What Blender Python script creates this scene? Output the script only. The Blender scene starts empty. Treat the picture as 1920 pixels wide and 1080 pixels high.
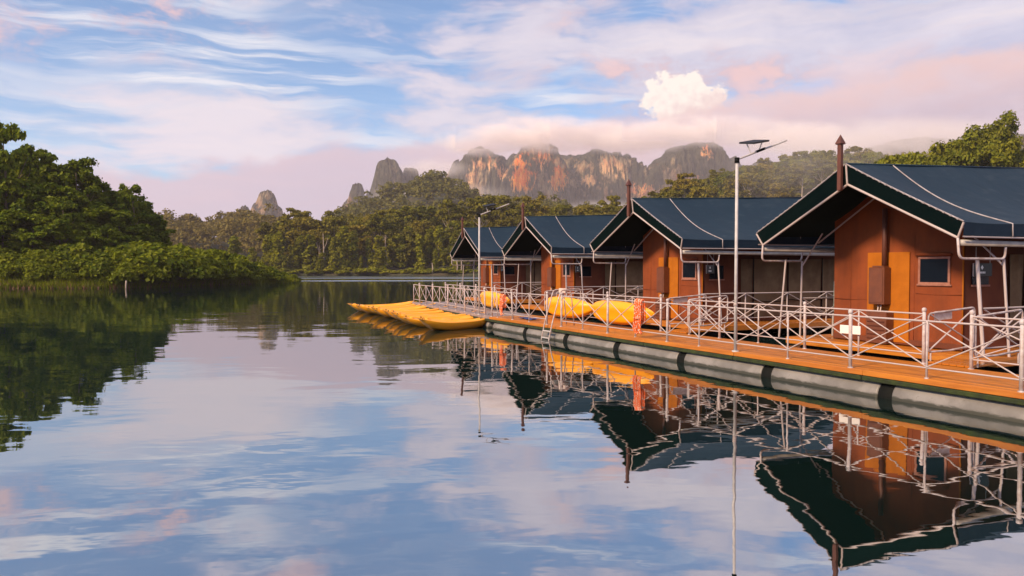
import bpy, math, random
import numpy as np
from mathutils import Vector, Matrix, Euler

R = math.radians
rng = np.random.default_rng(7)
random.seed(7)
SC = bpy.context.scene
COL = SC.collection

# ------------------------------------------------------------------ camera
CAM_H = 2.15
F = 1387.0                       # focal length in pixels of a 1920 wide frame (26 mm)
HZ = 503.0                       # horizon row of the photograph
cam_d = bpy.data.cameras.new('camera')
cam = bpy.data.objects.new('camera', cam_d)
COL.objects.link(cam)
cam_d.sensor_width = 36.0
cam_d.lens = 36.0 * F / 1920.0
cam_d.clip_start = 0.05
cam_d.clip_end = 20000
cam.location = (0, 0, CAM_H)
cam.rotation_euler = (R(90) - math.atan((540 - HZ) / F), 0, 0)
SC.camera = cam

def at(px, Y, py=None):
    """world X (and Z) of a photograph pixel at depth Y"""
    X = (px - 960) / F * Y
    if py is None:
        return X
    return Vector((X, Y, CAM_H + (HZ - py) / F * Y))

# ------------------------------------------------------------------ node helper
class NT:
    def __init__(s, tree):
        s.t = tree; s.n = tree.nodes; s.l = tree.links
    def new(s, kind, **kw):
        nd = s.n.new(kind)
        for k, v in kw.items():
            setattr(nd, k, v)
        return nd
    def put(s, sock, v):
        if v is None: return
        if isinstance(v, bpy.types.NodeSocket): s.l.new(v, sock)
        else:
            if isinstance(v, (tuple, list)) and len(v) == 3 and sock.type == 'RGBA': v = (*v, 1)
            sock.default_value = v
    def m(s, op, a, b=None, c=None, clamp=False):
        nd = s.new('ShaderNodeMath', operation=op, use_clamp=clamp)
        for i, v in enumerate((a, b, c)): s.put(nd.inputs[i], v)
        return nd.outputs[0]
    def mix(s, fac, a, b, blend='MIX'):
        nd = s.new('ShaderNodeMix', data_type='RGBA', blend_type=blend)
        s.put(nd.inputs[0], fac); s.put(nd.inputs[6], a); s.put(nd.inputs[7], b)
        return nd.outputs[2]
    def smooth(s, v, lo, hi, a=0.0, b=1.0):
        nd = s.new('ShaderNodeMapRange', interpolation_type='SMOOTHSTEP')
        for i, x in enumerate((v, lo, hi, a, b)): s.put(nd.inputs[i], x)
        return nd.outputs[0]
    def lin(s, v, lo, hi, a=0.0, b=1.0):
        nd = s.new('ShaderNodeMapRange')
        for i, x in enumerate((v, lo, hi, a, b)): s.put(nd.inputs[i], x)
        return nd.outputs[0]
    def comb(s, x, y, z):
        nd = s.new('ShaderNodeCombineXYZ')
        for i, v in enumerate((x, y, z)): s.put(nd.inputs[i], v)
        return nd.outputs[0]
    def noise(s, vec, scale, detail=3, rough=.5, dist=0.0):
        nd = s.new('ShaderNodeTexNoise')
        if vec is not None: s.put(nd.inputs['Vector'], vec)
        nd.inputs['Scale'].default_value = scale; nd.inputs['Detail'].default_value = detail
        nd.inputs['Roughness'].default_value = rough; nd.inputs['Distortion'].default_value = dist
        return nd.outputs[0]
    def mapping(s, vec, loc=(0,0,0), rot=(0,0,0), scale=(1,1,1)):
        nd = s.new('ShaderNodeMapping')
        s.put(nd.inputs[0], vec)
        nd.inputs[1].default_value = loc; nd.inputs[2].default_value = rot; nd.inputs[3].default_value = scale
        return nd.outputs[0]

# ------------------------------------------------------------------ sun direction, sky, exposure
SUN_EL, SUN_AZ = 34.0, 232.0      # degrees; azimuth clockwise from +Y (the view direction)
SUN_TO = Vector((math.sin(R(SUN_AZ)) * math.cos(R(SUN_EL)), math.cos(R(SUN_AZ)) * math.cos(R(SUN_EL)), math.sin(R(SUN_EL))))
world = bpy.data.worlds.new('World')
SC.world = world
world.cycles.sampling_method = 'MANUAL'
world.cycles.sample_map_resolution = 512
world.use_nodes = True
w = NT(world.node_tree)
w.n.clear()
out = w.new('ShaderNodeOutputWorld')
bg = w.new('ShaderNodeBackground')
w.l.new(bg.outputs[0], out.inputs[0])
bg.inputs[1].default_value = 0.1
sky = w.new('ShaderNodeTexSky', sky_type='NISHITA')
sky.sun_disc = False
sky.sun_elevation = R(SUN_EL); sky.sun_rotation = R(SUN_AZ)
sky.air_density = 1.0; sky.dust_density = 0.6; sky.ozone_density = 2.0
tc = w.new('ShaderNodeTexCoord')
sx = w.new('ShaderNodeSeparateXYZ'); w.l.new(tc.outputs['Generated'], sx.inputs[0])
dx, dy, dz = sx.outputs
az = w.m('ARCTAN2', dx, dy)                                   # radians, 0 straight ahead
el = w.m('ARCSINE', dz)
ae = w.comb(az, el, 0)
# layers, all colours in the sky texture's own units (x10 of the picture)
def pick(lo, hi, v, a=0.0, b=1.0): return w.smooth(v, lo, hi, a, b)
def mul(*a):
    r_ = a[0]
    for q in a[1:]: r_ = w.m('MULTIPLY', r_, q)
    return r_
base = w.mix(1.0, sky.outputs[0], (.86, 1.22, 1.46), 'MULTIPLY')
zz = w.m('ADD', w.m('ABSOLUTE', dz), 0.16)
pl = w.comb(w.m('DIVIDE', dx, zz), w.m('DIVIDE', dy, zz), 0)
def vadd(v, off):
    nd = w.new('ShaderNodeVectorMath', operation='ADD'); w.put(nd.inputs[0], v); w.put(nd.inputs[1], off); return nd.outputs[0]
warp = w.noise(w.mapping(ae, (2, 5, 0), (0, 0, 0), (1, 2, 1)), 3.0, 4, .55)
wv = w.m('SUBTRACT', warp, .5)
aw = vadd(ae, w.comb(w.m('MULTIPLY', wv, .16), w.m('MULTIPLY', wv, .07), 0))
# thin streaks of cirrus, falling to the right
st = w.noise(w.mapping(aw, (1.3, .2, 0), (0, 0, R(23)), (1.5, 20.0, 1)), 2.2, 5, .60)
stm = w.noise(w.mapping(ae, (4.2, 1.6, 0), (0, 0, R(18)), (1.1, 3.2, 1)), 2.0, 3, .5)
st_a = mul(pick(.45, .66, st), pick(.36, .58, stm, .10, 1.0))
base = w.mix(w.smooth(el, R(17), R(36), 0, .5), base, (6.2, 6.4, 7.6))
c = w.mix(w.m('MULTIPLY', st_a, .95), base, (7.6, 7.7, 8.2))
# long soft sheets lower down
sh = w.noise(w.mapping(aw, (3.6, .9, 0), (0, 0, R(6)), (1.5, 9.0, 1)), 2.0, 5, .58)
sh_a = mul(pick(.46, .60, sh), pick(R(16), R(7), el, .05, .90))
c = w.mix(sh_a, c, w.mix(pick(.44, .64, sh), (4.9, 5.5, 7.1), (7.3, 7.4, 8.0)))
# heavier lavender deck, to one side of the sky
dk = w.noise(w.mapping(aw, (6.1, 2.2, 0), (0, 0, R(-6)), (1.6, 5.0, 1)), 2.1, 5, .60)
dk_a = mul(pick(.42, .56, w.m('ADD', dk, w.m('MULTIPLY', w.m('SINE', w.m('SUBTRACT', az, .1)), .16))), .85)
c = w.mix(dk_a, c, w.mix(pick(.42, .66, dk), (4.9, 4.8, 6.2), (7.3, 6.6, 7.2)))
# scattered rosy puffs
pf = w.noise(w.mapping(aw, (1.75, 2.3, 0), (0, 0, R(4)), (2.6, 5.5, 1)), 2.6, 5, .62)
pfm = w.noise(w.mapping(ae, (8.4, 3.1, 0), (0, 0, 0), (1.2, 2.6, 1)), 1.9, 2, .5)
pf_a = mul(pick(.47, .60, pf), pick(.47, .60, w.m('ADD', pfm, w.m('MULTIPLY', w.m('SINE', az), .10))), pick(R(40), R(20), el))
c = w.mix(w.m('MULTIPLY', pf_a, .85), c, w.mix(pick(.50, .66, pf), (5.2, 4.3, 5.4), (8.0, 5.2, 5.0)))
# towering cumulus catching the sun
def cumulus(c, caz, cel, ra, re, seed):
    ca = w.m('DIVIDE', w.m('SUBTRACT', az, R(caz)), R(ra)); ce = w.m('DIVIDE', w.m('SUBTRACT', el, R(cel)), R(re))
    ce = w.m('MULTIPLY', ce, w.m('ADD', 1.0, w.m('MULTIPLY', ca, .22)))
    d = w.m('SQRT', w.m('ADD', w.m('POWER', ca, 2), w.m('POWER', ce, 2)))
    nb = w.noise(w.mapping(ae, (seed, 0, 0), (0, 0, 0), (1, 1.15, 1)), 30, 4, .62)
    nb2 = w.noise(w.mapping(ae, (seed + 3, 0, 0), (0, 0, 0), (1, 1, 1)), 80, 3, .6)
    dd = w.m('ADD', d, w.m('MULTIPLY', w.m('SUBTRACT', nb, .5), 1.5))
    a = pick(1.02, .84, dd)
    lit = w.m('ADD', w.m('SUBTRACT', ce, w.m('MULTIPLY', ca, .35)), w.m('MULTIPLY', w.m('SUBTRACT', nb2, .5), 3.2))
    col = w.mix(pick(-1.2, .7, lit), (7.8, 6.0, 5.8), (9.5, 8.5, 7.7))
    return w.mix(a, c, col)
c = cumulus(c, 12.9, 12.3, 2.9, 2.3, 2.0)
# the pink bank lying along the horizon, higher to the right of the view
bn = w.noise(w.mapping(ae, (2.2, 0, 0), (0, 0, 0), (1, 1.6, 1)), 6.5, 4, .60)
bn2 = w.noise(w.mapping(ae, (9.2, 3, 0), (0, 0, 0), (1, 1.8, 1)), 13, 4, .58)
edge = w.m('ADD', w.m('MULTIPLY', w.m('SINE', az), R(7.2)), R(10.2))
edge = w.m('ADD', edge, w.m('MULTIPLY', w.m('SUBTRACT', bn, .5), R(4.6)))
dE = w.m('SUBTRACT', edge, el)
bk_a = w.smooth(w.m('ADD', dE, w.m('MULTIPLY', w.m('SUBTRACT', bn2, .5), R(2.4))), R(-.5), R(1.0), 0, .93)
bcol = w.mix(w.smooth(dE, R(4.2), R(.2)), (5.5, 4.3, 5.0), (7.7, 5.3, 5.1))
bcol = w.mix(w.smooth(bn2, .40, .66, 0, .6), bcol, (6.7, 5.5, 6.1))
bcol = w.mix(w.smooth(az, R(4), R(-12), 0, .8), bcol, (5.4, 4.4, 5.4))
c = w.mix(bk_a, c, bcol)
c = w.mix(1.0, c, (.92, .92, .92), 'MULTIPLY')
w.l.new(c, bg.inputs[0])

sun_d = bpy.data.lights.new('sun', 'SUN')
sun_d.energy = 4.6
sun_d.angle = R(8)
sun_d.color = (1.0, .72, .44)
sun = bpy.data.objects.new('sun', sun_d)
COL.objects.link(sun)
sun.rotation_euler = (-SUN_TO).to_track_quat('-Z', 'Y').to_euler()
sun.location = SUN_TO * 60 + Vector((0, 30, 0))

SC.view_settings.view_transform = 'Standard'
SC.view_settings.look = 'None'
SC.view_settings.gamma = 1
SC.view_settings.exposure = 0.35
SC.view_settings.use_curve_mapping = False
SC.render.engine = 'CYCLES'
SC.cycles.use_denoising = True
SC.cycles.max_bounces = 10
SC.cycles.diffuse_bounces = 2
SC.cycles.transmission_bounces = 2
SC.cycles.glossy_bounces = 3
SC.cycles.volume_bounces = 8
SC.cycles.transparent_max_bounces = 12
SC.cycles.caustics_reflective = False
SC.cycles.caustics_refractive = False
SC.cycles.volume_step_rate = .6
SC.cycles.volume_max_steps = 128

# ------------------------------------------------------------------ materials
MATS = {}
def mat(name, col, rough=.6, metal=0.0, var=None, vscale=4.0, bump=0.0, bscale=20.0, spec=.5, extra=None):
    """principled material; var = second colour mixed in by noise, bump = relief height in metres"""
    if name in MATS: return MATS[name]
    m_ = bpy.data.materials.new(name); m_.use_nodes = True
    k = NT(m_.node_tree)
    p = k.n['Principled BSDF']
    p.inputs['Roughness'].default_value = rough
    p.inputs['Metallic'].default_value = metal
    p.inputs['Specular IOR Level'].default_value = spec
    tcn = k.new('ShaderNodeTexCoord').outputs['Object']
    colr = (*col, 1)
    if var is not None:
        nn = k.noise(tcn, vscale, 5, .6)
        colr = k.mix(k.smooth(nn, .35, .68), (*col, 1), (*var, 1))
    if extra is not None:
        colr = extra(k, tcn, colr, p) or colr
    k.put(p.inputs['Base Color'], colr)
    if bump:
        b = k.new('ShaderNodeBump'); b.inputs['Strength'].default_value = .8; b.inputs['Distance'].default_value = bump
        k.put(b.inputs['Height'], k.noise(tcn, bscale, 4, .6))
        k.l.new(b.outputs[0], p.inputs['Normal'])
    MATS[name] = m_
    return m_

def weave(k, tcn, colr, p):
    stn = k.noise(k.mapping(tcn, (5, 1, 0), scale=(1.6, .5, 1)), 2.6, 5, .65)
    colr = k.mix(k.smooth(stn, .52, .72, 0, .5), colr, (.040, .062, .085, 1))
    nn = k.noise(k.mapping(tcn, scale=(.5, 2.2, .5)), 1.4, 4, .6)
    return k.mix(k.smooth(nn, .35, .75, 0, .45), colr, (.013, .027, .048, 1))
M_ROOF = mat('roof_canvas', (.015, .034, .060), .65, bump=.028, bscale=2.6, spec=.10, extra=weave)
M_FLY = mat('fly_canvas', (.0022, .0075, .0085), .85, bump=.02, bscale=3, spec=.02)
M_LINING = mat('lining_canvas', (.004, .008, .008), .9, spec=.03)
def grime(k, tcn, colr, p):
    s_ = k.new('ShaderNodeSeparateXYZ'); k.l.new(tcn, s_.inputs[0])
    nn = k.noise(k.mapping(tcn, scale=(2.2, 2.2, .35)), 2.2, 6, .68)
    lowz = k.smooth(s_.outputs[2], 1.1, .5)
    return k.mix(k.m('MULTIPLY', k.smooth(nn, .4, .7), k.lin(lowz, 0, 1, .35, .8)), colr, (.13, .040, .020, 1))
M_WALL = mat('terracotta_canvas', (.265, .066, .022), .8, var=(.205, .050, .019), vscale=1.6, bump=.006, bscale=6, extra=grime, spec=.15)
M_PANEL = mat('ochre_canvas', (.44, .138, .012), .8, var=(.36, .110, .010), vscale=2.5, bump=.004, bscale=8, spec=.15)
M_SIDE = mat('maroon_canvas', (.17, .055, .03), .85, var=(.12, .04, .025), vscale=1.3, bump=.006, bscale=5, spec=.15)
M_BEIGE = mat('beige_canvas', (.24, .17, .10), .85, var=(.17, .115, .07), vscale=2.0, bump=.02, bscale=2.5, spec=.15)
M_PIPE = mat('white_painted_pipe', (.54, .49, .52), .5, var=(.36, .27, .25), vscale=7)
M_TRIM = mat('pale_rope_trim', (.40, .37, .41), .7, var=(.26, .23, .25), vscale=9)
M_GALV = mat('grey_gutter', (.42, .40, .40), .5, var=(.3, .28, .28), vscale=3)
M_BROWN = mat('brown_painted_wood', (.115, .035, .022), .55, var=(.085, .026, .018), vscale=6)
M_BOX = mat('brown_metal_cabinet', (.16, .05, .022), .5, var=(.12, .038, .02), vscale=5)
M_GLASS = mat('dark_window_glass', (.003, .006, .013), .25, spec=.12)
M_MAUVE = mat('faded_window_frame', (.36, .16, .12), .7, var=(.25, .1, .07), vscale=8)
M_BLACK = mat('black_rubber', (.006, .007, .007), .75, spec=.12)
M_SIGN = mat('black_sign_paint', (.012, .012, .014), .45)
M_WHITE = mat('white_paint', (.78, .76, .76), .5)
M_PLATE = mat('pinkish_white_plate', (.68, .56, .52), .6, var=(.55, .42, .38), vscale=9)
M_BLUE = mat('blue_tarp', (.02, .06, .22), .6)
M_TANK = mat('grey_green_plastic', (.27, .31, .27), .6, var=(.2, .23, .2), vscale=4)
M_SOLAR = mat('solar_cells', (.010, .011, .018), .5, spec=.1)
M_STEEL = mat('galvanised_pole', (.55, .53, .55), .45, metal=.0, var=(.42, .4, .42), vscale=5)
def wetwood(k, tcn, colr, p):
    g = k.noise(k.mapping(tcn, scale=(.6, 12, 6)), 2.0, 6, .65)
    rnd = k.new('ShaderNodeObjectInfo').outputs['Random']
    colr = k.mix(k.smooth(g, .3, .75), colr, (.36, .11, .014, 1))
    colr = k.mix(k.m('MULTIPLY', rnd, .45), colr, (.42, .13, .014, 1))
    wet = k.noise(k.mapping(tcn, scale=(.35, 1, 1)), 1.1, 4, .55)
    k.put(p.inputs['Roughness'], k.smooth(wet, .40, .62, .60, .14))
    return colr
M_DECK = mat('wet_deck_board', (.56, .20, .018), .4, bump=.003, bscale=9, extra=wetwood)
M_GREYDECK = mat('grey_weathered_board', (.30, .24, .24), .7, var=(.2, .15, .15), vscale=3)
M_MOSS = mat('mossy_beam', (.012, .020, .006), .9, var=(.030, .046, .007), vscale=5, bump=.02, bscale=14)
def pont(k, tcn, colr, p):
    s_ = k.new('ShaderNodeSeparateXYZ'); k.l.new(tcn, s_.inputs[0])
    nn = k.noise(k.mapping(tcn, scale=(1.5, 6, 6)), 4, 5, .6)
    line = k.m('ADD', s_.outputs[2], k.m('MULTIPLY', k.m('SUBTRACT', nn, .5), .10))
    colr = k.mix(k.smooth(line, .055, .02), colr, (.045, .045, .035, 1))
    sp = k.noise(tcn, 30, 3, .6)
    return k.mix(k.smooth(sp, .66, .74, 0, .8), colr, (.10, .09, .08, 1))
M_PONT = mat('pale_plastic_pontoon', (.25, .235, .23), .5, var=(.155, .145, .14), vscale=2.0, extra=pont)
def kay(k, tcn, colr, p):
    rnd = k.new('ShaderNodeObjectInfo').outputs['Random']
    colr = k.mix(rnd, colr, (.88, .345, .003, 1))
    sc = k.noise(k.mapping(tcn, scale=(1, 5, 5)), 6, 5, .65)
    return k.mix(k.smooth(sc, .60, .74, 0, .55), colr, (.60, .24, .02, 1))
M_KAYAK = mat('yellow_moulded_plastic', (.92, .410, .004), .42, extra=kay)
M_KDARK = mat('kayak_fitting', (.06, .04, .02), .6)
def ropec(k, tcn, colr, p):
    nn = k.noise(tcn, 26, 2, .5)
    return k.mix(k.smooth(nn, .52, .60), colr, (.72, .52, .42, 1))
M_ROPE = mat('orange_floating_rope', (.80, .115, .010), .7, extra=ropec)
M_BARK = mat('tree_bark', (.09, .07, .05), .9, var=(.17, .13, .10), vscale=2.5, bump=.03, bscale=6)
M_PALEBARK = mat('pale_tree_bark', (.42, .35, .29), .9, var=(.28, .22, .18), vscale=2)

def foliage(name, a, b, hue):
    m_ = bpy.data.materials.new(name); m_.use_nodes = True
    k = NT(m_.node_tree); k.n.clear()
    o = k.new('ShaderNodeOutputMaterial')
    isl = k.new('ShaderNodeNewGeometry').outputs['Random Per Island']
    rnd = k.new('ShaderNodeObjectInfo').outputs['Random']
    tcn = k.new('ShaderNodeTexCoord').outputs['Object']
    cl = k.noise(tcn, .55, 3, .5)
    cc = k.mix(isl, (*a, 1), (*b, 1))
    cc = k.mix(k.m('MULTIPLY', rnd, .8), cc, (*hue, 1))
    cc = k.mix(k.smooth(k.m('FRACT', k.m('MULTIPLY', rnd, 7.31)), .0, 1.0, 0, .5), cc, (a[0] * .55, a[1] * .6, a[2] * .8, 1))
    cc = k.mix(k.smooth(cl, .42, .64, 0, .55), cc, (*b, 1))
    d = k.new('ShaderNodeBsdfDiffuse'); t = k.new('ShaderNodeBsdfTranslucent')
    g = k.new('ShaderNodeBsdfGlossy'); g.inputs['Roughness'].default_value = .45
    k.put(d.inputs[0], cc); k.put(t.inputs[0], cc); k.put(g.inputs[0], (.5, .5, .5, 1))
    x = k.new('ShaderNodeMixShader'); x.inputs[0].default_value = .28
    k.l.new(d.outputs[0], x.inputs[1]); k.l.new(t.outputs[0], x.inputs[2])
    y = k.new('ShaderNodeMixShader'); y.inputs[0].default_value = .012
    k.l.new(x.outputs[0], y.inputs[1]); k.l.new(g.outputs[0], y.inputs[2])
    k.l.new(y.outputs[0], o.inputs[0])
    return m_
M_LEAF_NEAR = foliage('bank_foliage', (.060, .118, .008), (.215, .250, .012), (.130, .175, .009))
M_LEAF_LOW = foliage('bank_shrub_foliage', (.065, .110, .007), (.205, .225, .010), (.135, .160, .008))
M_LEAF_MID = foliage('forest_foliage', (.068, .100, .010), (.245, .220, .018), (.250, .175, .022))
M_LEAF_VINE = foliage('vine_foliage', (.12, .16, .010), (.32, .30, .016), (.24, .23, .014))
M_LEAF_FAR = foliage('distant_foliage', (.065, .085, .02), (.18, .165, .03), (.20, .14, .035))
M_LEAF_SUN = foliage('sunlit_foliage', (.09, .13, .010), (.25, .24, .016), (.16, .17, .012))

# ------------------------------------------------------------------ mesh helpers
def tag(o, label=None, cat=None, group=None, kind=None):
    if label: o['label'] = label
    if cat: o['category'] = cat
    if group: o['group'] = group
    if kind: o['kind'] = kind
    return o
def empty(name, loc=(0, 0, 0), rz=0.0, parent=None):
    o = bpy.data.objects.new(name, None); COL.objects.link(o)
    o.empty_display_size = .3
    o.location = loc; o.rotation_euler = (0, 0, rz)
    if parent: o.parent = parent
    return o
def link(name, me, parent=None, loc=(0, 0, 0), rot=(0, 0, 0), scale=(1, 1, 1)):
    o = bpy.data.objects.new(name, me); COL.objects.link(o)
    o.location = loc; o.rotation_euler = rot; o.scale = scale
    if parent: o.parent = parent
    return o
def copy_tree(o, parent=None):
    cpy = o.copy(); COL.objects.link(cpy); cpy.parent = parent
    for ch in list(o.children): copy_tree(ch, cpy)
    return cpy

class MB:
    """collects simple solids into one mesh"""
    def __init__(s): s.v = []; s.f = []; s.sm = []
    def add(s, vs, fs, smooth=False):
        b = len(s.v); s.v += [tuple(x) for x in vs]
        for q in fs: s.f.append(tuple(i + b for i in q)); s.sm.append(smooth)
        return s
    def box(s, c, d, rot=None, taper=1.0):
        hx, hy, hz = d[0] / 2, d[1] / 2, d[2] / 2
        vs = [Vector((x * hx * (taper if z > 0 else 1), y * hy * (taper if z > 0 else 1), z * hz)) for z in (-1, 1) for x, y in ((-1, -1), (1, -1), (1, 1), (-1, 1))]
        if rot is not None:
            Rm = Euler(rot).to_matrix(); vs = [Rm @ q for q in vs]
        vs = [q + Vector(c) for q in vs]
        return s.add(vs, [(3, 2, 1, 0), (4, 5, 6, 7), (0, 1, 5, 4), (1, 2, 6, 5), (2, 3, 7, 6), (3, 0, 4, 7)])
    def bevbox(s, c, d, b):
        """box with chamfered vertical and horizontal edges"""
        x, y, z = d[0] / 2, d[1] / 2, d[2] / 2
        rings = []
        for zz_, k in ((-z, b), (-z + b, 0), (z - b, 0), (z, b)):
            ring = []
            for sx_, sy_ in ((-1, -1), (1, -1), (1, 1), (-1, 1)):
                a = (sx_ * (x - k), sy_ * (y - k - b)); e = (sx_ * (x - k - b), sy_ * (y - k))
                ring += ([a, e] if sx_ * sy_ > 0 else [e, a])
            rings.append([(c[0] + p_[0], c[1] + p_[1], c[2] + zz_) for p_ in ring])
        vs = [q for r_ in rings for q in r_]
        fs = [(i * 8 + j, i * 8 + (j + 1) % 8, (i + 1) * 8 + (j + 1) % 8, (i + 1) * 8 + j) for i in range(3) for j in range(8)]
        fs += [tuple(range(7, -1, -1)), tuple(range(24, 32))]
        return s.add(vs, fs)
    def tube(s, pts, r, n=8, cap=True):
        pts = [Vector(p_) for p_ in pts]
        if not isinstance(r, (list, tuple)): r = [r] * len(pts)
        vs, fs = [], []
        prev = None
        for i, p_ in enumerate(pts):
            t = (pts[min(i + 1, len(pts) - 1)] - pts[max(i - 1, 0)]).normalized()
            if prev is None:
                a = t.orthogonal().normalized()
            else:
                a = prev - t * prev.dot(t)
                a = a.normalized() if a.length > 1e-5 else t.orthogonal().normalized()
            prev = a
            b = t.cross(a)
            for j in range(n):
                an = 2 * math.pi * j / n
                vs.append(p_ + (a * math.cos(an) + b * math.sin(an)) * r[i])
        for i in range(len(pts) - 1):
            for j in range(n):
                fs.append((i * n + j, i * n + (j + 1) % n, (i + 1) * n + (j + 1) % n, (i + 1) * n + j))
        if cap:
            fs.append(tuple(range(n - 1, -1, -1))); fs.append(tuple(range((len(pts) - 1) * n, len(pts) * n)))
        return s.add(vs, fs, True)
    def grid(s, P, smooth=True, flip=False):
        """P[i][j] points"""
        ni, nj = len(P), len(P[0])
        vs = [q for row in P for q in row]
        fs = []
        for i in range(ni - 1):
            for j in range(nj - 1):
                q = (i * nj + j, i * nj + j + 1, (i + 1) * nj + j + 1, (i + 1) * nj + j)
                fs.append(q[::-1] if flip else q)
        return s.add(vs, fs, smooth)
    def mesh(s, name, mt):
        me = bpy.data.meshes.new(name)
        me.from_pydata(s.v, [], s.f)
        me.polygons.foreach_set('use_smooth', s.sm)
        me.materials.append(mt); me.update()
        return me
    def build(s, name, mt, parent=None, **kw):
        return link(name, s.mesh(name, mt), parent, **kw)

def fillet(pts, rad, n=4):
    """round the corners of a polyline"""
    pts = [Vector(p_) for p_ in pts]; o = [pts[0]]
    for i in range(1, len(pts) - 1):
        a, b, c_ = pts[i - 1], pts[i], pts[i + 1]
        r_ = min(rad, (a - b).length / 2, (c_ - b).length / 2)
        p0 = b + (a - b).normalized() * r_; p1 = b + (c_ - b).normalized() * r_
        for k in range(n + 1):
            t = k / n
            o.append(p0 * (1 - t) ** 2 + b * 2 * t * (1 - t) + p1 * t * t)
    o.append(pts[-1]); return o

_BAR = {}
def bar(name, p0, p1, r, mt, parent, n=8):
    """straight pipe: shared unit cylinder mesh, scaled"""
    key = (mt.name, n)
    if key not in _BAR:
        _BAR[key] = MB().tube([(0, 0, -.5), (0, 0, .5)], 1.0, n).mesh('pipe', mt)
    p0, p1 = Vector(p0), Vector(p1); d = p1 - p0
    o = link(name, _BAR[key], parent)
    o.rotation_mode = 'QUATERNION'
    o.location = (p0 + p1) / 2; o.scale = (r, r, d.length)
    o.rotation_quaternion = d.to_track_quat('Z', 'Y')
    return o

def np_mesh(name, V, Fq, mt, smooth=False):
    V = np.asarray(V, np.float32); Fq = np.asarray(Fq, np.int32)
    me = bpy.data.meshes.new(name)
    k = Fq.shape[1]
    me.vertices.add(len(V)); me.vertices.foreach_set('co', V.ravel())
    me.loops.add(Fq.size); me.loops.foreach_set('vertex_index', Fq.ravel())
    me.polygons.add(len(Fq)); me.polygons.foreach_set('loop_start', np.arange(len(Fq), dtype=np.int32) * k)
    me.polygons.foreach_set('use_smooth', np.full(len(Fq), smooth))
    me.materials.append(mt); me.update(calc_edges=True)
    return me

# value noise for terrain
def vnoise(x, y, seed=0, octs=5, gain=.5):
    r_ = np.random.default_rng(seed); T = r_.random((256, 256)); o = np.zeros_like(x, dtype=float); a = 1.0; tot = 0
    for k in range(octs):
        xi = np.floor(x).astype(int); yi = np.floor(y).astype(int); fx = x - xi; fy = y - yi
        fx = fx * fx * (3 - 2 * fx); fy = fy * fy * (3 - 2 * fy)
        g = lambda i, j: T[(i + k * 37) & 255, (j + k * 71) & 255]
        o += a * ((g(xi, yi) * (1 - fx) + g(xi + 1, yi) * fx) * (1 - fy) + (g(xi, yi + 1) * (1 - fx) + g(xi + 1, yi + 1) * fx) * fy)
        tot += a; a *= gain; x = x * 2.03 + 11.3; y = y * 2.03 + 5.7
    return o / tot
def sstep(x, a, b):
    t = np.clip((x - a) / (b - a), 0, 1); return t * t * (3 - 2 * t)
def signed_dist(X, Y, poly):
    """>0 inside"""
    P = np.array(poly, float); Q = np.roll(P, -1, 0)
    D = np.full(X.shape, 1e9); ins = np.zeros(X.shape, bool)
    for (x0, y0), (x1, y1) in zip(P, Q):
        ex, ey = x1 - x0, y1 - y0
        t = np.clip(((X - x0) * ex + (Y - y0) * ey) / (ex * ex + ey * ey), 0, 1)
        D = np.minimum(D, np.hypot(X - x0 - t * ex, Y - y0 - t * ey))
        cnd = (y0 > Y) != (y1 > Y)
        with np.errstate(divide='ignore', invalid='ignore'):
            xi = x0 + (Y - y0) * ex / (y1 - y0 if y1 != y0 else 1e-9)
        ins ^= cnd & (X < xi)
    return np.where(ins, D, -D)
class Terrain:
    def __init__(s, name, poly, hfun, step, mt, pad=6):
        s.poly = poly; s.h = hfun
        P = np.array(poly); x0, y0 = P.min(0) - pad; x1, y1 = P.max(0) + pad
        nx, ny = int((x1 - x0) / step) + 2, int((y1 - y0) / step) + 2
        X, Y = np.meshgrid(np.linspace(x0, x1, nx), np.linspace(y0, y1, ny))
        Z = s.z(X, Y)
        V = np.stack([X, Y, Z], -1).reshape(-1, 3)
        I = np.arange(nx * ny).reshape(ny, nx)
        Fq = np.stack([I[:-1, :-1], I[:-1, 1:], I[1:, 1:], I[1:, :-1]], -1).reshape(-1, 4)
        keep = (V[Fq][:, :, 2].max(1) > -.9)
        s.o = tag(link(name, np_mesh(name, V, Fq[keep], mt, True)), kind='structure')
    def d(s, X, Y): return signed_dist(np.asarray(X, float), np.asarray(Y, float), s.poly)
    def z(s, X, Y):
        X = np.asarray(X, float); Y = np.asarray(Y, float); d = s.d(X, Y)
        return np.where(d > 0, s.h(d, X, Y), np.maximum(-1.0, d * .35))
    def zz(s, x, y): return float(s.z(np.array([x]), np.array([y]))[0])

# ------------------------------------------------------------------ water
mw = bpy.data.materials.new('lake_water'); mw.use_nodes = True
k = NT(mw.node_tree); p = k.n['Principled BSDF']
geo = k.new('ShaderNodeNewGeometry').outputs['Position']
p.inputs['Base Color'].default_value = (.004, .016, .014, 1)
p.inputs['IOR'].default_value = 8.0
p.inputs['Roughness'].default_value = .015
sep = k.new('ShaderNodeSeparateXYZ'); k.l.new(geo, sep.inputs[0])
n1 = k.noise(k.mapping(geo, rot=(0, 0, R(12)), scale=(.55, 1.0, 1)), .55, 2, .45, .4)
n2 = k.noise(k.mapping(geo, rot=(0, 0, R(-18)), scale=(.6, 1.2, 1)), 1.9, 2, .5, .3)
n3 = k.noise(k.mapping(geo, rot=(0, 0, R(5)), scale=(.5, 1.0, 1)), 5.5, 2, .5)
calm = k.noise(k.mapping(geo, (3, 1, 0), scale=(.5, 1, 1)), .05, 3, .5)
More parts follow.
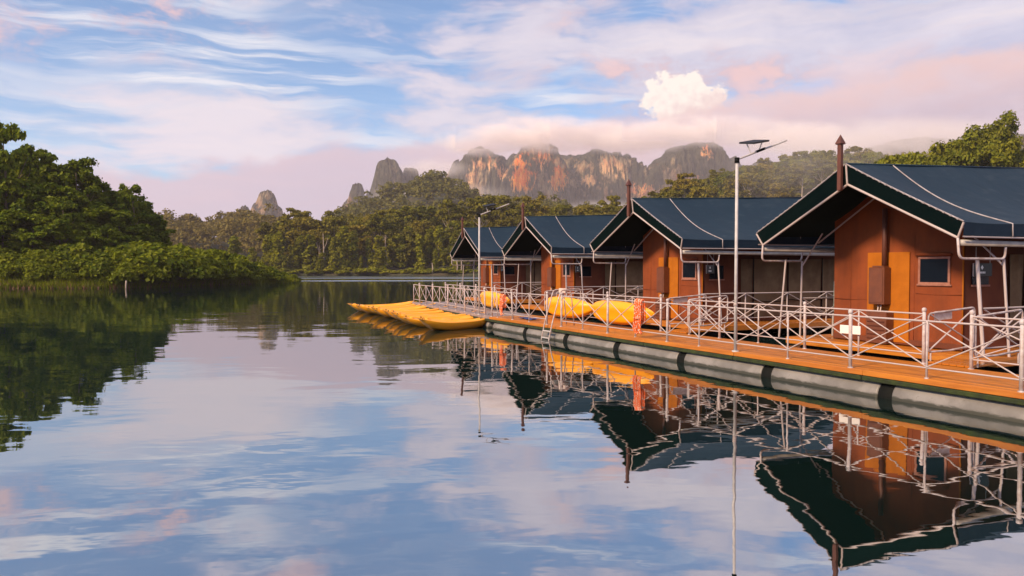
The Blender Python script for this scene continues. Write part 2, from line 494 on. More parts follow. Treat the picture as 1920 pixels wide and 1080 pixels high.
# wind-ruffled streak out on the lake near the far shore
wind = k.m('MULTIPLY', k.smooth(sep.outputs[1], 112, 128), k.smooth(sep.outputs[1], 215, 190))
wind = k.m('MULTIPLY', wind, k.smooth(k.noise(k.mapping(geo, scale=(.008, .06, 1)), 1.0, 3, .5), .38, .55))
amp = k.m('ADD', k.smooth(calm, .35, .65, .34, .80), k.m('MULTIPLY', wind, 4.0))
k.put(p.inputs['Roughness'], k.lin(wind, 0, 1, .012, .30))
hgt = k.m('ADD', k.m('MULTIPLY', n1, .020), k.m('ADD', k.m('MULTIPLY', n2, .0034), k.m('MULTIPLY', n3, .0006)))
bmp = k.new('ShaderNodeBump'); bmp.inputs['Strength'].default_value = 1.0; bmp.inputs['Distance'].default_value = 1.0
k.put(bmp.inputs['Height'], k.m('MULTIPLY', hgt, amp))
k.l.new(bmp.outputs[0], p.inputs['Normal'])
WX, WY0, WY1 = 2700, -500, 2330
lake = tag(link('lake_water', MB().add([(-WX, WY0, 0), (WX, WY0, 0), (WX, WY1, 0), (-WX, WY1, 0)], [(0, 1, 2, 3)]).mesh('lake_water', mw)), kind='structure')

# ------------------------------------------------------------------ terrain
M_SOIL = mat('brown_bank_soil', (.10, .055, .030), .95, var=(.05, .06, .015), vscale=.6, bump=.1, bscale=2)
M_FLOOR = mat('forest_floor', (.030, .038, .014), .95, var=(.06, .045, .02), vscale=.15, bump=.3, bscale=.7)
left_poly = [(-150, 62), (-90, 71), (-62, 76.5), (-52, 78.5), (-44, 79), (-40.5, 82), (-39.5, 90), (-38.5, 97), (-35, 105), (-32, 110.5), (-34, 117), (-60, 142), (-110, 185), (-210, 185), (-260, 62)]
def left_h(d, X, Y):
    return .45 * (1 - np.exp(-d / 1.2)) + np.clip(.30 * (d - 5), 0, 9.5) * 1.0 + .35 * (vnoise(X * .2, Y * .2, 3) - .5) * np.clip(d, 0, 1)
LB = Terrain('bank', left_poly, left_h, 1.2, M_SOIL)

far_poly = [(-97, 275), (-91, 245), (-72, 234), (-40, 230), (0, 229), (40, 226), (62, 214), (72, 170), (78, 132), (110, 112), (330, 100), (620, 140), (620, 700), (-190, 700), (-165, 460), (-120, 330)]
_cpx = [300, 420, 470, 520, 600, 700, 800, 900, 1000, 1100, 1200, 1300, 1400, 1500, 1600, 1700, 1900, 2300]
_cz = [3, 4, 9, 12.5, 13.5, 15, 16, 15, 15, 16, 20, 33, 46, 54, 56, 56, 54, 54]
def far_h(d, X, Y):
    px = 960 + F * X / np.maximum(Y, 30)
    cap = np.interp(px, _cpx, _cz)
    slope = np.interp(px, [1120, 1350], [.33, .5])
    return .3 + cap * (1 - np.exp(-np.clip(d - 3, 0, None) * slope / cap)) + 2.0 * (vnoise(X * .04, Y * .04, 5) - .5) * np.clip(d / 8, 0, 1)
FS = Terrain('far_shore', far_poly, far_h, 6, M_FLOOR)

def ridge(name, Yc, prof, depth, step, seed, back=1.6):
    """a forested ridge: prof = (photo px, photo row) of its ground crest at depth Yc"""
    px = [a for a, b in prof]; zz_ = [CAM_H + (HZ - b) / F * Yc for a, b in prof]
    poly = [((px[0] - 960) / F * (Yc - depth), Yc - depth), ((px[-1] - 960) / F * (Yc - depth), Yc - depth),
            ((px[-1] - 960) / F * (Yc + depth * back), Yc + depth * back), ((px[0] - 960) / F * (Yc + depth * back), Yc + depth * back)]
    def h(d, X, Y):
        q = np.interp(960 + F * X / Y, px, zz_)
        t = np.where(Y < Yc, (Y - (Yc - depth)) / depth, 1 - (Y - Yc) / (depth * back) * .5)
        return np.maximum(.2, q * np.sin(np.clip(t, 0, 1) * math.pi / 2) ** .8 + q * .10 * (vnoise(X * .02, Y * .02, seed) - .5))
    return Terrain(name, poly, h, step, M_FLOOR)
RA = ridge('ridge', 480, [(250, 490), (300, 452), (350, 448), (400, 452), (440, 440), (500, 450), (600, 480)], 110, 12, 11)
RB = ridge('ridge', 720, [(560, 480), (640, 430), (720, 395), (770, 370), (830, 356), (870, 385), (940, 402), (1000, 405), (1080, 420), (1160, 425), (1250, 420), (1350, 415), (1420, 440)], 200, 16, 12)
RC = ridge('ridge', 950, [(1380, 440), (1480, 372), (1560, 335), (1620, 306), (1700, 318), (1800, 300), (1900, 285), (2050, 285), (2250, 330)], 230, 20, 13)

# karst mountains
def rockmat():
    m_ = bpy.data.materials.new('karst_rock'); m_.use_nodes = True
    k = NT(m_.node_tree); p = k.n['Principled BSDF']; p.inputs['Roughness'].default_value = .95
    p.inputs['Specular IOR Level'].default_value = .1
    g = k.new('ShaderNodeNewGeometry')
    nz = k.new('ShaderNodeSeparateXYZ'); k.l.new(g.outputs['Normal'], nz.inputs[0])
    pos = g.outputs['Position']
    big = k.noise(k.mapping(pos, scale=(1, .4, .8)), .011, 6, .62)
    mid = k.noise(k.mapping(pos, (50, 0, 9), scale=(1, .5, .5)), .035, 6, .65)
    fine = k.noise(k.mapping(pos, scale=(1.6, 1, .35)), .12, 5, .65)
    steep = k.smooth(nz.outputs[2], .62, .34)
    mask = k.m('MULTIPLY', steep, k.smooth(k.m('ADD', k.m('MULTIPLY', big, .6), k.m('MULTIPLY', mid, .4)), .505, .565))
    # bare faces of the main wall, warm sunlight painted on as orange (world x, z, half sizes, strength of the painted orange)
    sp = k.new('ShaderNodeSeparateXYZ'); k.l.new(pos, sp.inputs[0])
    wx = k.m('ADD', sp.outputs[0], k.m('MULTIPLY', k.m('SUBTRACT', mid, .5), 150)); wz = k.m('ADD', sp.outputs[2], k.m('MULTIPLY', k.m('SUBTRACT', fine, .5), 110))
    bare = None; sun_tint = None
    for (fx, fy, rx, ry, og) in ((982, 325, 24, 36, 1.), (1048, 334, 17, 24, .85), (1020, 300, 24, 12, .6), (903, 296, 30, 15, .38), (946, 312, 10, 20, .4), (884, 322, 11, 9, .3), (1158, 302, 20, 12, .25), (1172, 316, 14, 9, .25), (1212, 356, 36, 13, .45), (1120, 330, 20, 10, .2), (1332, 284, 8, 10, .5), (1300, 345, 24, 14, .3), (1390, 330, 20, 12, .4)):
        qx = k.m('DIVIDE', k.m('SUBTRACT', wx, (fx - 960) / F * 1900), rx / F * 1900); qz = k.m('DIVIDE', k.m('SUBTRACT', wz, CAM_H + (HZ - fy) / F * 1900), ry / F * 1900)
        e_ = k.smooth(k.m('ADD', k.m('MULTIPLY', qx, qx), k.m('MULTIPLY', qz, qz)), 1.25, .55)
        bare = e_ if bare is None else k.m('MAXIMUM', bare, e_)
        e2 = k.m('MULTIPLY', e_, og); sun_tint = e2 if sun_tint is None else k.m('MAXIMUM', sun_tint, e2)
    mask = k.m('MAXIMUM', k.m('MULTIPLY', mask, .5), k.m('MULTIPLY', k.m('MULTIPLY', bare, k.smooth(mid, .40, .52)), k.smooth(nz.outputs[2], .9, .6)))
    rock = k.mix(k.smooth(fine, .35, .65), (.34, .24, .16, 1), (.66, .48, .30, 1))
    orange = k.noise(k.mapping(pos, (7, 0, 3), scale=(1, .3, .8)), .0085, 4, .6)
    rock = k.mix(k.m('MAXIMUM', sun_tint, k.smooth(orange, .48, .58, 0, .22)), rock, k.mix(k.smooth(fine, .4, .62), (.80, .15, .015, 1), (.92, .38, .07, 1)))  # orange glow of the sunlit cliffs, mixed into the rock colour
    veg = k.mix(k.smooth(fine, .4, .62), (.030, .034, .026, 1), (.085, .08, .055, 1))
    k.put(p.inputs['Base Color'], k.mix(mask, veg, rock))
    b = k.new('ShaderNodeBump'); b.inputs['Distance'].default_value = 9; b.inputs['Strength'].default_value = 1
    k.put(b.inputs['Height'], k.m('ADD', fine, k.m('MULTIPLY', mid, 2.0))); k.l.new(b.outputs[0], p.inputs['Normal'])
    return m_
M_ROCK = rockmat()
def massif(name, Yc, prof, nx, seed, cliff=.55, talus=.42, deep=420):
    """karst wall: columns follow the skyline, rows run from the foot over the cliff to the back"""
    px = np.array([a for a, b in prof], float); zt = np.array([CAM_H + (HZ - b) / F * Yc for a, b in prof])
    U = np.linspace(px[0], px[-1], nx); T = np.concatenate([np.linspace(0, .30, 14), np.linspace(.31, .56, 46), np.linspace(.58, 1, 18)])
    UU, TT = np.meshgrid(U, T)
    top = np.interp(UU, px, zt)
    top = top * (1 + .09 * (vnoise(UU * .10, TT * 0 + seed, seed, 5, .6) - .5))
    n_a = vnoise(UU * .030, TT * 3 + 3, seed + 1, 5, .6); n_b = vnoise(UU * .10, TT * 9, seed + 2, 4, .55)
    # buttresses shift the cliff line back and forth
    tb = TT + .17 * (n_a - .5) + .06 * (n_b - .5)
    cl = talus + .22 * (vnoise(UU * .02, TT * 0 + 9, seed + 4, 3) - .5)
    prof_z = np.where(tb < .30, cl * np.sin(np.clip(tb / .30, 0, 1) * math.pi / 2) ** .9,
             np.where(tb < .50, cl + (.93 - cl) * sstep(tb, .30, .50), .93 + .07 * np.sin((np.clip(tb, .5, 1) - .5) * math.pi)))
    Z = top * prof_z * sstep(TT, 0, .02) + 14 * (n_b - .5) * sstep(TT, .02, .1)
    Y = Yc - deep * .5 + TT * deep + 60 * (n_a - .5)
    X = (UU - 960) / F * Yc + 26 * (n_b - .5)
    V = np.stack([X, Y, Z], -1).reshape(-1, 3); ny = len(T)
    I = np.arange(nx * ny).reshape(ny, nx)
    Fq = np.stack([I[:-1, :-1], I[:-1, 1:], I[1:, 1:], I[1:, :-1]], -1).reshape(-1, 4)
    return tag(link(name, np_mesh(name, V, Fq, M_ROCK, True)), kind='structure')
massif('mountain', 2120, [(600, 470), (700, 410), (790, 356), (835, 318), (870, 294), (905, 278), (945, 287), (975, 279), (1000, 272), (1040, 276), (1072, 286), (1105, 278), (1150, 285), (1190, 300), (1225, 309), (1260, 294), (1330, 286), (1390, 302), (1450, 308), (1520, 335), (1700, 400)], 300, 27, talus=.5, deep=260)
massif('mountain', 1990, [(770, 400), (800, 360), (822, 338), (836, 322), (848, 300), (862, 288), (880, 274), (900, 269), (918, 275), (934, 290), (946, 310), (960, 340), (975, 390)], 150, 21, deep=240)
massif('mountain', 1930, [(922, 400), (940, 345), (952, 312), (966, 288), (984, 264), (1006, 253), (1030, 258), (1046, 274), (1060, 300), (1072, 325), (1085, 385)], 150, 22, deep=240, talus=.35)
massif('mountain', 2010, [(1040, 400), (1062, 330), (1084, 296), (1102, 280), (1126, 273), (1150, 276), (1172, 281), (1190, 288), (1204, 300), (1216, 318), (1232, 350), (1246, 400)], 150, 23, deep=240)
massif('mountain', 1950, [(1190, 400), (1216, 330), (1232, 303), (1246, 287), (1262, 274), (1284, 263), (1304, 257), (1330, 256), (1348, 262), (1362, 273), (1372, 283), (1384, 290), (1392, 306), (1404, 318), (1424, 345), (1440, 400)], 180, 24, deep=260)
massif('mountain', 1880, [(1340, 420), (1376, 345), (1398, 316), (1416, 304), (1436, 297), (1456, 297), (1474, 304), (1492, 318), (1512, 345), (1540, 400)], 110, 25, deep=220)
massif('mountain', 1900, [(1440, 420), (1520, 340), (1600, 282), (1660, 262), (1720, 250), (1750, 246), (1790, 254), (1840, 246), (1900, 236), (1960, 240), (2040, 270), (2150, 340)], 170, 41, talus=.6)
def karst(name, px, Yc, base_py, top_py, wpx, seed, lean=0.0, sharp=2.2):
    """an isolated limestone tower"""
    zt = (HZ - top_py) / F * Yc; ra = wpx / F * Yc / 2; X0 = (px - 960) / F * Yc
    nr, na = 44, 96
    rr = np.linspace(0, 1.35, nr); aa = np.linspace(0, 2 * math.pi, na, endpoint=False)
    A, RR = np.meshgrid(aa, rr)
    n_ = vnoise(np.cos(A) * 2.2 + 5, np.sin(A) * 2.2 + RR * 2 + 5, seed, 5, .6)
    q = RR * (1 + .7 * (n_ - .5)) + .05 * np.sin(RR * 16 + 3 * n_)
    Z = zt * np.clip(1 - np.clip(q, 0, 1.4) ** sharp, -.1, 1) + zt * .12 * (vnoise(np.cos(A) * 3 + 9, np.sin(A) * 3 + RR * 9, seed + 3) - .5)
    Xp = X0 + np.cos(A) * RR * ra + lean * Z; Yp = Yc + np.sin(A) * RR * ra * .9
    V = np.stack([Xp, Yp, Z], -1).reshape(-1, 3); I = np.arange(nr * na).reshape(nr, na)
    J = np.roll(I, -1, 1)
    Fq = np.stack([I[:-1], J[:-1], J[1:], I[1:]], -1).reshape(-1, 4)[:, ::-1]
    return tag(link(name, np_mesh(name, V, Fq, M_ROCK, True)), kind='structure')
karst('mountain', 732, 1750, 420, 297, 176, 5, lean=-.02, sharp=1.45)
karst('mountain', 766, 1790, 420, 318, 90, 15, lean=.02, sharp=2.4)
karst('mountain', 662, 1700, 420, 345, 80, 6, lean=.06, sharp=2.0)
karst('mountain', 498, 1500, 420, 359, 92, 7, lean=.03, sharp=2.3)
karst('mountain', 460, 1300, 420, 386, 60, 8, sharp=2.2)

# ------------------------------------------------------------------ trees
def leaves(C, N, size, rg, elong=1.5, outward=.5):
    """quads at points C, facing partly along N"""
    n = len(C)
    d = rg.normal(size=(n, 3)); d /= np.linalg.norm(d, axis=1)[:, None]
    nn = N * outward + d * (1 - outward) + np.array([0, 0, .25]); nn /= np.linalg.norm(nn, axis=1)[:, None]
    a = np.cross(nn, rg.normal(size=(n, 3))); a /= np.linalg.norm(a, axis=1)[:, None] + 1e-9
    b = np.cross(nn, a)
    s_ = size * rg.uniform(.6, 1.35, n)[:, None]
    a = a * s_ * .5 * elong; b = b * s_ * .5
    tip = -nn * s_ * .12                                         # slight fold so that leaves catch light unevenly
    V = np.stack([C - a + tip, C - b, C + a + tip, C + b], 1).reshape(-1, 3)
    return V, np.arange(n * 4).reshape(n, 4)
def blob_points(cent, rad, n, rg, shell=.45, squash=1.0):
    d = rg.normal(size=(n, 3)); d /= np.linalg.norm(d, axis=1)[:, None]
    d[:, 2] = np.where(d[:, 2] < -.35, -d[:, 2], d[:, 2])
    r_ = rad * (1 - shell * rg.random(n) ** 1.6)
    r_ = r_ * (1 + .20 * rg.normal(size=n))
    P = d * r_[:, None]; P[:, 2] *= squash
    return P + cent, d
def crown(kind, h, nleaf, size, seed):
    """leaf points for a tree of height h; returns (V, F, limb end points)"""
    rg = np.random.default_rng(seed); ends = []; P = []; N = []
    if kind == 'broad':
        wd = h * .36; nl = 64
        for i in range(nl):
            t = rg.random(); an = rg.random() * 2 * math.pi
            zc = h * (.14 + .74 * t); rmax = wd * math.sqrt(max(.05, 1 - ((t - .40) / .68) ** 2))
            ro = rmax * (.35 + .65 * rg.random())
            cpos = np.array([math.cos(an) * ro, math.sin(an) * ro, zc]); rad = h * rg.uniform(.05, .10)
            p_, n_ = blob_points(cpos, rad, nleaf // nl, rg, .5, .8); P.append(p_); N.append(n_); ends.append(cpos)
    elif kind == 'umbrella':
        nl = 26
        for i in range(nl):
            an = rg.random() * 2 * math.pi; ro = h * .22 * math.sqrt(rg.random())
            cpos = np.array([math.cos(an) * ro, math.sin(an) * ro, h * (.60 + .30 * rg.random() - 1.2 * (ro / h) ** 2)]); rad = h * rg.uniform(.055, .095)
            p_, n_ = blob_points(cpos, rad, nleaf // nl, rg, .6, .62); P.append(p_); N.append(n_); ends.append(cpos)
    elif kind == 'column':
        nl = 22
        for i in range(nl):
            t = (i + .5) / nl; an = rg.random() * 2 * math.pi; ro = h * .075 * (1 - .55 * t) * rg.random() + h * .02
            cpos = np.array([math.cos(an) * ro, math.sin(an) * ro, h * (.04 + .90 * t)]); rad = h * rg.uniform(.045, .085) * (1.15 - .5 * t)
            p_, n_ = blob_points(cpos, rad, nleaf // nl, rg, .35, 1.5); P.append(p_); N.append(n_); ends.append(cpos)
    elif kind == 'shrub':
        nl = 18
        for i in range(nl):
            an = rg.random() * 2 * math.pi; ro = h * .95 * math.sqrt(rg.random())
            cpos = np.array([math.cos(an) * ro, math.sin(an) * ro, h * (.22 + .55 * (1 - (ro / h) ** 2) * rg.uniform(.6, 1.1))]); rad = h * rg.uniform(.16, .30)
            p_, n_ = blob_points(cpos, rad, nleaf // nl, rg, .5, .75); P.append(p_); N.append(n_); ends.append(cpos)
    elif kind == 'open':
        nl = 40
        for i in range(nl):
            an = rg.random() * 2 * math.pi; t = rg.random(); ro = h * .30 * (1.15 - .5 * t) * (.25 + .75 * rg.random())
            cpos = np.array([math.cos(an) * ro, math.sin(an) * ro, h * (.45 + .50 * t)]); rad = h * rg.uniform(.045, .085)
            p_, n_ = blob_points(cpos, rad, nleaf // nl, rg, .9, .75); P.append(p_); N.append(n_); ends.append(cpos)
    P = np.concatenate(P); N = np.concatenate(N)
    P[:, 2] = np.maximum(P[:, 2], .03 * h)
    V, Fq = leaves(P, N, size, rg)
    return V, Fq, ends
def trunk_mb(h, ends, r0, seed, bend=.04):
    rg = np.random.default_rng(seed + 99); m_ = MB()
    top = max(e[2] for e in ends) * .88
    pts = [(bend * h * math.sin(t * 3.1) * .6, bend * h * math.cos(t * 2.3) * .4 - bend * h * .4, t * top) for t in np.linspace(0, 1, 7)]
    m_.tube([(pts[0][0], pts[0][1], -.6)] + pts, [r0 * 1.5] + [r0 * (1.25 - t * 1.0) for t in np.linspace(0, 1, 7)], 7)
    for e in sorted(ends, key=lambda q: -np.hypot(q[0], q[1]))[:9]:
        z0 = max(top * .22, min(e[2] * rg.uniform(.5, .75), top * .9)); t = z0 / top
        b = Vector((bend * h * math.sin(t * 3.1) * .6, bend * h * math.cos(t * 2.3) * .4 - bend * h * .4, z0)); e_ = Vector(e)
        mid = (b + e_) / 2 + Vector((0, 0, -.06 * h * rg.random()))
        m_.tube([b, mid, e_], [r0 * .45, r0 * .3, r0 * .1], 5, False)
    return m_
class Proto:
    def __init__(s, kind, h, nleaf, size, seed, leafmat, bark=None, r0=None, bend=.04):
        s.h = h; V, Fq, ends = crown(kind, h, nleaf, size, seed)
        s.cm = np_mesh(kind + '_crown', V, Fq, leafmat)
        s.tm = trunk_mb(h, ends, r0 or h * .016, seed, bend).mesh(kind + '_trunk', bark or M_BARK)
def plant(name, proto, x, y, z, height, label, cat, group=None, wide=1.0, crown_name='crown', trunk_name='trunk'):
    r_ = empty(name, (x, y, z), random.random() * 6.28)
    sc = height / proto.h
    link(trunk_name, proto.tm, r_, scale=(sc * (.5 + .5 * wide), sc * (.5 + .5 * wide), sc)); link(crown_name, proto.cm, r_, scale=(sc * wide, sc * wide, sc))
    return tag(r_, label, cat, group)

PB = [Proto('broad', 10, 12000, .36, 100 + i, M_LEAF_NEAR) for i in range(4)]
PO = [Proto('open', 12, 7000, .36, 120 + i, M_LEAF_NEAR) for i in range(2)]
PSH = [Proto('shrub', 3.2, 5200, .27, 140 + i, M_LEAF_LOW, r0=.06) for i in range(4)]
PM = [Proto('broad', 16, 5200, .62, 200 + i, M_LEAF_MID) for i in range(5)]
PU = [Proto('umbrella', 20, 3400, .62, 220 + i, M_LEAF_MID, M_PALEBARK, .26) for i in range(3)]
PC = [Proto('column', 12, 3000, .50, 240 + i, M_LEAF_VINE) for i in range(4)]
PV = [Proto('shrub', 3.0, 1500, .5, 260 + i, M_LEAF_VINE, r0=.06) for i in range(3)]
PR = [Proto('broad', 14, 9000, .36, 280 + i, M_LEAF_SUN) for i in range(3)]
PRO = Proto('open', 20, 7000, .42, 290, M_LEAF_SUN, M_PALEBARK, .3)

ORD = ('first', 'second', 'third', 'fourth', 'fifth', 'sixth', 'seventh', 'eighth', 'ninth', 'tenth', 'eleventh', 'twelfth', 'thirteenth', 'fourteenth')
# trees of the left bank: photo px, depth, photo row of the top
left_trees = [(-45, 98, 262), (55, 104, 290), (112, 102, 297), (150, 104, 316), (188, 104, 343), (226, 106, 353), (255, 107, 372), (284, 108, 402), (300, 110, 432),
              (-20, 93, 325), (35, 94, 322), (88, 94, 338), (135, 95, 352), (178, 96, 380), (222, 98, 390), (258, 100, 415), (282, 103, 440),
              (-60, 89, 380), (10, 89, 385), (62, 90, 395), (112, 90, 405), (160, 92, 415), (205, 94, 425), (245, 97, 442)]
GL = 'trees crowding the slope of the left bank'
for i, (px, Y, py) in enumerate(left_trees):
    X = at(px, Y); z = LB.zz(X, Y); ht = CAM_H + (HZ - py) / F * Y - z
    row = ORD[i] + ' green tree from the left along the crest of the left bank' if i < 9 else (ORD[i - 9] + ' green tree from the left, halfway up the left bank' if i < 17 else ORD[i - 17] + ' green tree from the left, low behind the bank shrubs')
    plant('broadleaf_tree', PB[i % 4], X, Y, z - .2, ht / .95, row, 'tree', GL, wide=1.25 if ht < 9 else 1.0)
X = at(8, 92); z = LB.zz(X, 92)
plant('open_crowned_tree', PO[0], X, 92, z, CAM_H + (HZ - 224) / F * 92 - z, 'tall thin-leaved tree rising above the left bank at the photo edge', 'tree', wide=.62)
X = at(250, 101); z = LB.zz(X, 101)
plant('open_crowned_tree', PO[1], X, 101, z, CAM_H + (HZ - 345) / F * 101 - z, 'sparse arching tree breaking the skyline at the right end of the bank trees', 'tree', wide=.7)
for q, (px, Y, py, lab) in enumerate(((70, 100, 272, 'loose-crowned tree breaking the crest of the left bank near the photo edge'), (150, 101, 298, 'loose-crowned tree on the shoulder of the left bank crest'), (118, 91, 372, 'loose-crowned tree with visible limbs in the middle of the left bank'))):
    X = at(px, Y); z = LB.zz(X, Y)
    plant('open_crowned_tree', PO[q % 2], X, Y, z, CAM_H + (HZ - py) / F * Y - z, lab, 'tree', wide=.8)
# shrubs in front of them and out along the spit
gs = 'yellow-green shrubs along the left bank'
sh_spots = []
for px in range(-40, 300, 26):
    sh_spots += [(px + random.uniform(-8, 8), 82 + random.uniform(0, 1.5), random.uniform(478, 492)), (px + 13 + random.uniform(-8, 8), 85.5 + random.uniform(0, 1.5), random.uniform(455, 470))]
for px in range(268, 545, 17):
    t = (px - 268) / 277
    Ysh = np.interp(px, [268, 330, 400, 470, 545], [83, 88, 97, 104, 112])
    sky_ = np.interp(px, [268, 310, 350, 400, 450, 500, 545], [448, 452, 462, 466, 478, 499, 517])
    sh_spots += [(px, Ysh + 1.5, sky_ + (515 - sky_) * .55), (px + 8, Ysh + 5, sky_ + 3 + random.uniform(-2, 6)), (px - 6, Ysh + 9, sky_ + random.uniform(0, 8))]
for i, (px, Y, py) in enumerate(sh_spots):
    X = at(px, Y); z = LB.zz(X, Y)
    if z < -.3: continue
    ht = max(.7, CAM_H + (HZ - py) / F * Y - z)
    plant('shrub', PSH[i % 4], X, Y, z - .15, ht / .95, 'rounded yellow-green shrub on the left bank', 'shrub', gs, wide=max(1.0, min(2.0, 2.9 / ht)), crown_name='foliage', trunk_name='stem')
# grass and twigs at the water's edge
gv = []; 
for (x0, y0), (x1, y1) in zip(left_poly[1:9], left_poly[2:10]):
    L = math.hypot(x1 - x0, y1 - y0); nx_, ny_ = -(y1 - y0) / L, (x1 - x0) / L
    if x1 > -95:
        q = int(L * 130); t = rng.random(q); o = rng.random(q) ** 1.5 * 3.2 - .15
        gv.append(np.stack([x0 + (x1 - x0) * t + nx_ * o, y0 + (y1 - y0) * t + ny_ * o], 1))
gv = np.concatenate(gv); gz = LB.z(gv[:, 0], gv[:, 1])
def blades(P, hgt, wdt, name, mt, label):
    n = len(P); a = rng.random(n) * 6.283; L = hgt * rng.uniform(.5, 1.3, n)
    dx_ = np.stack([np.cos(a), np.sin(a), 0 * a], 1) * wdt; ln = rng.normal(size=(n, 3)) * .35; ln[:, 2] = 1
    tip = P + ln * L[:, None]
    V = np.stack([P - dx_, P + dx_, tip], 1).reshape(-1, 3)
    return tag(link(name, np_mesh(name, V, np.arange(n * 3).reshape(n, 3), mt)), label, 'grass', kind='stuff')
blades(np.column_stack([gv, gz - .05]), .75, .07, 'bank_grass', M_LEAF_LOW, 'green grass fringing the left bank at the waterline')
tw = gv[rng.random(len(gv)) < .22]; tw = tw[(tw[:, 0] < -36)]
M_TWIG = mat('dry_twig', (.17, .085, .05), .9)
blades(np.column_stack([tw - [0, .25], np.maximum(LB.z(tw[:, 0], tw[:, 1] - .25), 0) - .05]), .6, .05, 'dry_twigs', M_TWIG, 'brown dry twigs tangled along the left waterline')
# a weathered stake standing in the water off the bank
bar_root = tag(MB().tube([(0, 0, -1), (.02, 0, .4), (.05, .01, .85)], [.09, .085, .07], 7).build('stake', M_PALEBARK, loc=(at(243, 79), 78.2, 0)), 'pale wooden stake in the water before the left bank', 'stake')

# forest on the far shore
gf = 'forest trees on the far shore'; cnt = 0
placed = []
def try_place(px, Y, mind):
    X = at(px, Y)
    for a, b in placed:
        if (a - X) ** 2 + (b - Y) ** 2 < mind * mind: return None
    d = FS.d(np.array([X]), np.array([Y]))[0]
    if d < 1.2: return None
    placed.append((X, Y)); return X, d
lab_mid = ('olive green tree in the front rows of the far shore forest', 'brownish green tree on the crest of the far shore forest', 'hazy tree on the wooded hillside rising behind the tent roofs')
for i in range(3600):
    if cnt >= 270: break
    px = random.uniform(432, 1640); Y = 234 + 130 * random.random() ** 1.35
    if px > 1180: Y = random.uniform(260, 450)
    r_ = try_place(px, Y, 7.4 if px < 1180 else 8.5)
    if not r_: continue
    X, d = r_; z = FS.zz(X, Y)
    if px > 900 and px < 1180 and d < 22: continue
    if px < 1180 and d < 8: continue
    ht = random.uniform(11, 17.5) * (.8 if d < 10 else 1) * (.62 if px < 470 else 1)
    cls = 2 if px > 1180 else (0 if d < 35 else 1)
    if random.random() < .20 and d > 8:
        plant('tall_tree', PU[i % 3], X, Y, z, ht * 1.25, ('slender pale-trunked tree standing tall in the far shore forest', 'slender pale-trunked tree standing tall in the far shore forest', 'slender tall tree on the hillside behind the tent roofs')[cls], 'tree', 'tall pale-trunked trees of the far shore' if cls < 2 else 'tall trees on the right hillside')
    else:
        pr = PR[i % 3] if (cls == 2 and random.random() < .35) else PM[i % 5]
        plant('broadleaf_tree', pr, X, Y, z - .5, ht, lab_mid[cls], 'tree', gf if cls < 2 else 'trees on the right hillside', wide=random.uniform(.85, 1.25))
    cnt += 1
# vine-draped trees and bushes at the water's edge of the far shore
for i in range(46):
    px = 440 + i * 10.4 + random.uniform(-4, 4); Y = 234.5 + random.uniform(0, 9); X = at(px, Y)
    d = FS.d(np.array([X]), np.array([Y]))[0]
    if d < .8: Y += 6; X = at(px, Y)
    z = FS.zz(X, Y)
    plant('vine_covered_tree', PC[i % 4], X, Y, z - .2, random.uniform(4.5, 14.5), 'yellow-green vine-draped column of a tree at the far waterline', 'tree', 'vine-draped trees lining the far shore', wide=random.uniform(.9, 1.7))
for i in range(48):
    px = 436 + i * 9.6 + random.uniform(-4, 4); Y = 231.5 + random.uniform(0, 2.5); X = at(px, Y)
    if FS.d(np.array([X]), np.array([Y]))[0] < .3: Y += 5; X = at(px, Y)
    plant('shrub', PV[i % 3], X, Y, FS.zz(X, Y) - .1, random.uniform(1.2, 2.4), 'low bright green bush at the water line of the far shore', 'shrub', 'bushes lining the far shore', wide=1.6, crown_name='foliage', trunk_name='stem')
for px, ht, lab in ((600, 13, 'tall bare pale trunk standing left of centre in the far forest'), (812, 3.2, 'short pale dead trunk at the far waterline below the bright vines'), (858, 4.0, 'pale dead trunk at the far waterline beside the last tent roof'), (866, 4.4, 'pale dead trunk nearest the last tent roof on the far shore')):
    X = at(px, 233.5)
    m_ = MB(); m_.tube([(0, 0, -.6), (.1, 0, ht * .5), (-.1, 0, ht)], [.30, .22, .07], 6)
    if ht > 10:
        m_.tube([(.1, 0, ht * .42), (-1.6, 0, ht * .62), (-2.4, .2, ht * .8)], [.2, .14, .04], 5)
        m_.tube([(.05, 0, ht * .6), (1.0, 0, ht * .75), (1.3, .2, ht * .9)], [.16, .1, .03], 5)
    tag(m_.build('dead_tree', M_PALEBARK, loc=(X, 238 if ht > 10 else 231.5, FS.zz(X, 233.5))), lab, 'dead tree')
# bright trees behind the nearest roof
gr = 'sunlit trees above the nearest tent roof'
rt = [(1668, 150, 283), (1700, 146, 288), (1728, 150, 268), (1760, 144, 280), (1790, 148, 258), (1822, 144, 250), (1850, 150, 232), (1835, 140, 268), (1868, 142, 262), (1925, 150, 272), (1640, 152, 300)]
rt.sort()
for i, (px, Y, py) in enumerate(rt):
    X = at(px, Y); z = FS.zz(X, Y); ht = CAM_H + (HZ - py) / F * Y - z
    plant('broadleaf_tree', PR[i % 3], X, Y, z - .2, ht / .95, ORD[i] + ' bright yellow-green tree from the left above the nearest tent roof', 'tree', gr, wide=.72)
X = at(1868, 147); z = FS.zz(X, 147)
plant('open_crowned_tree', PRO, X, 147, z, CAM_H + (HZ - 214) / F * 147 - z, 'tallest spreading tree above the nearest roof at the upper right', 'tree', wide=.62)

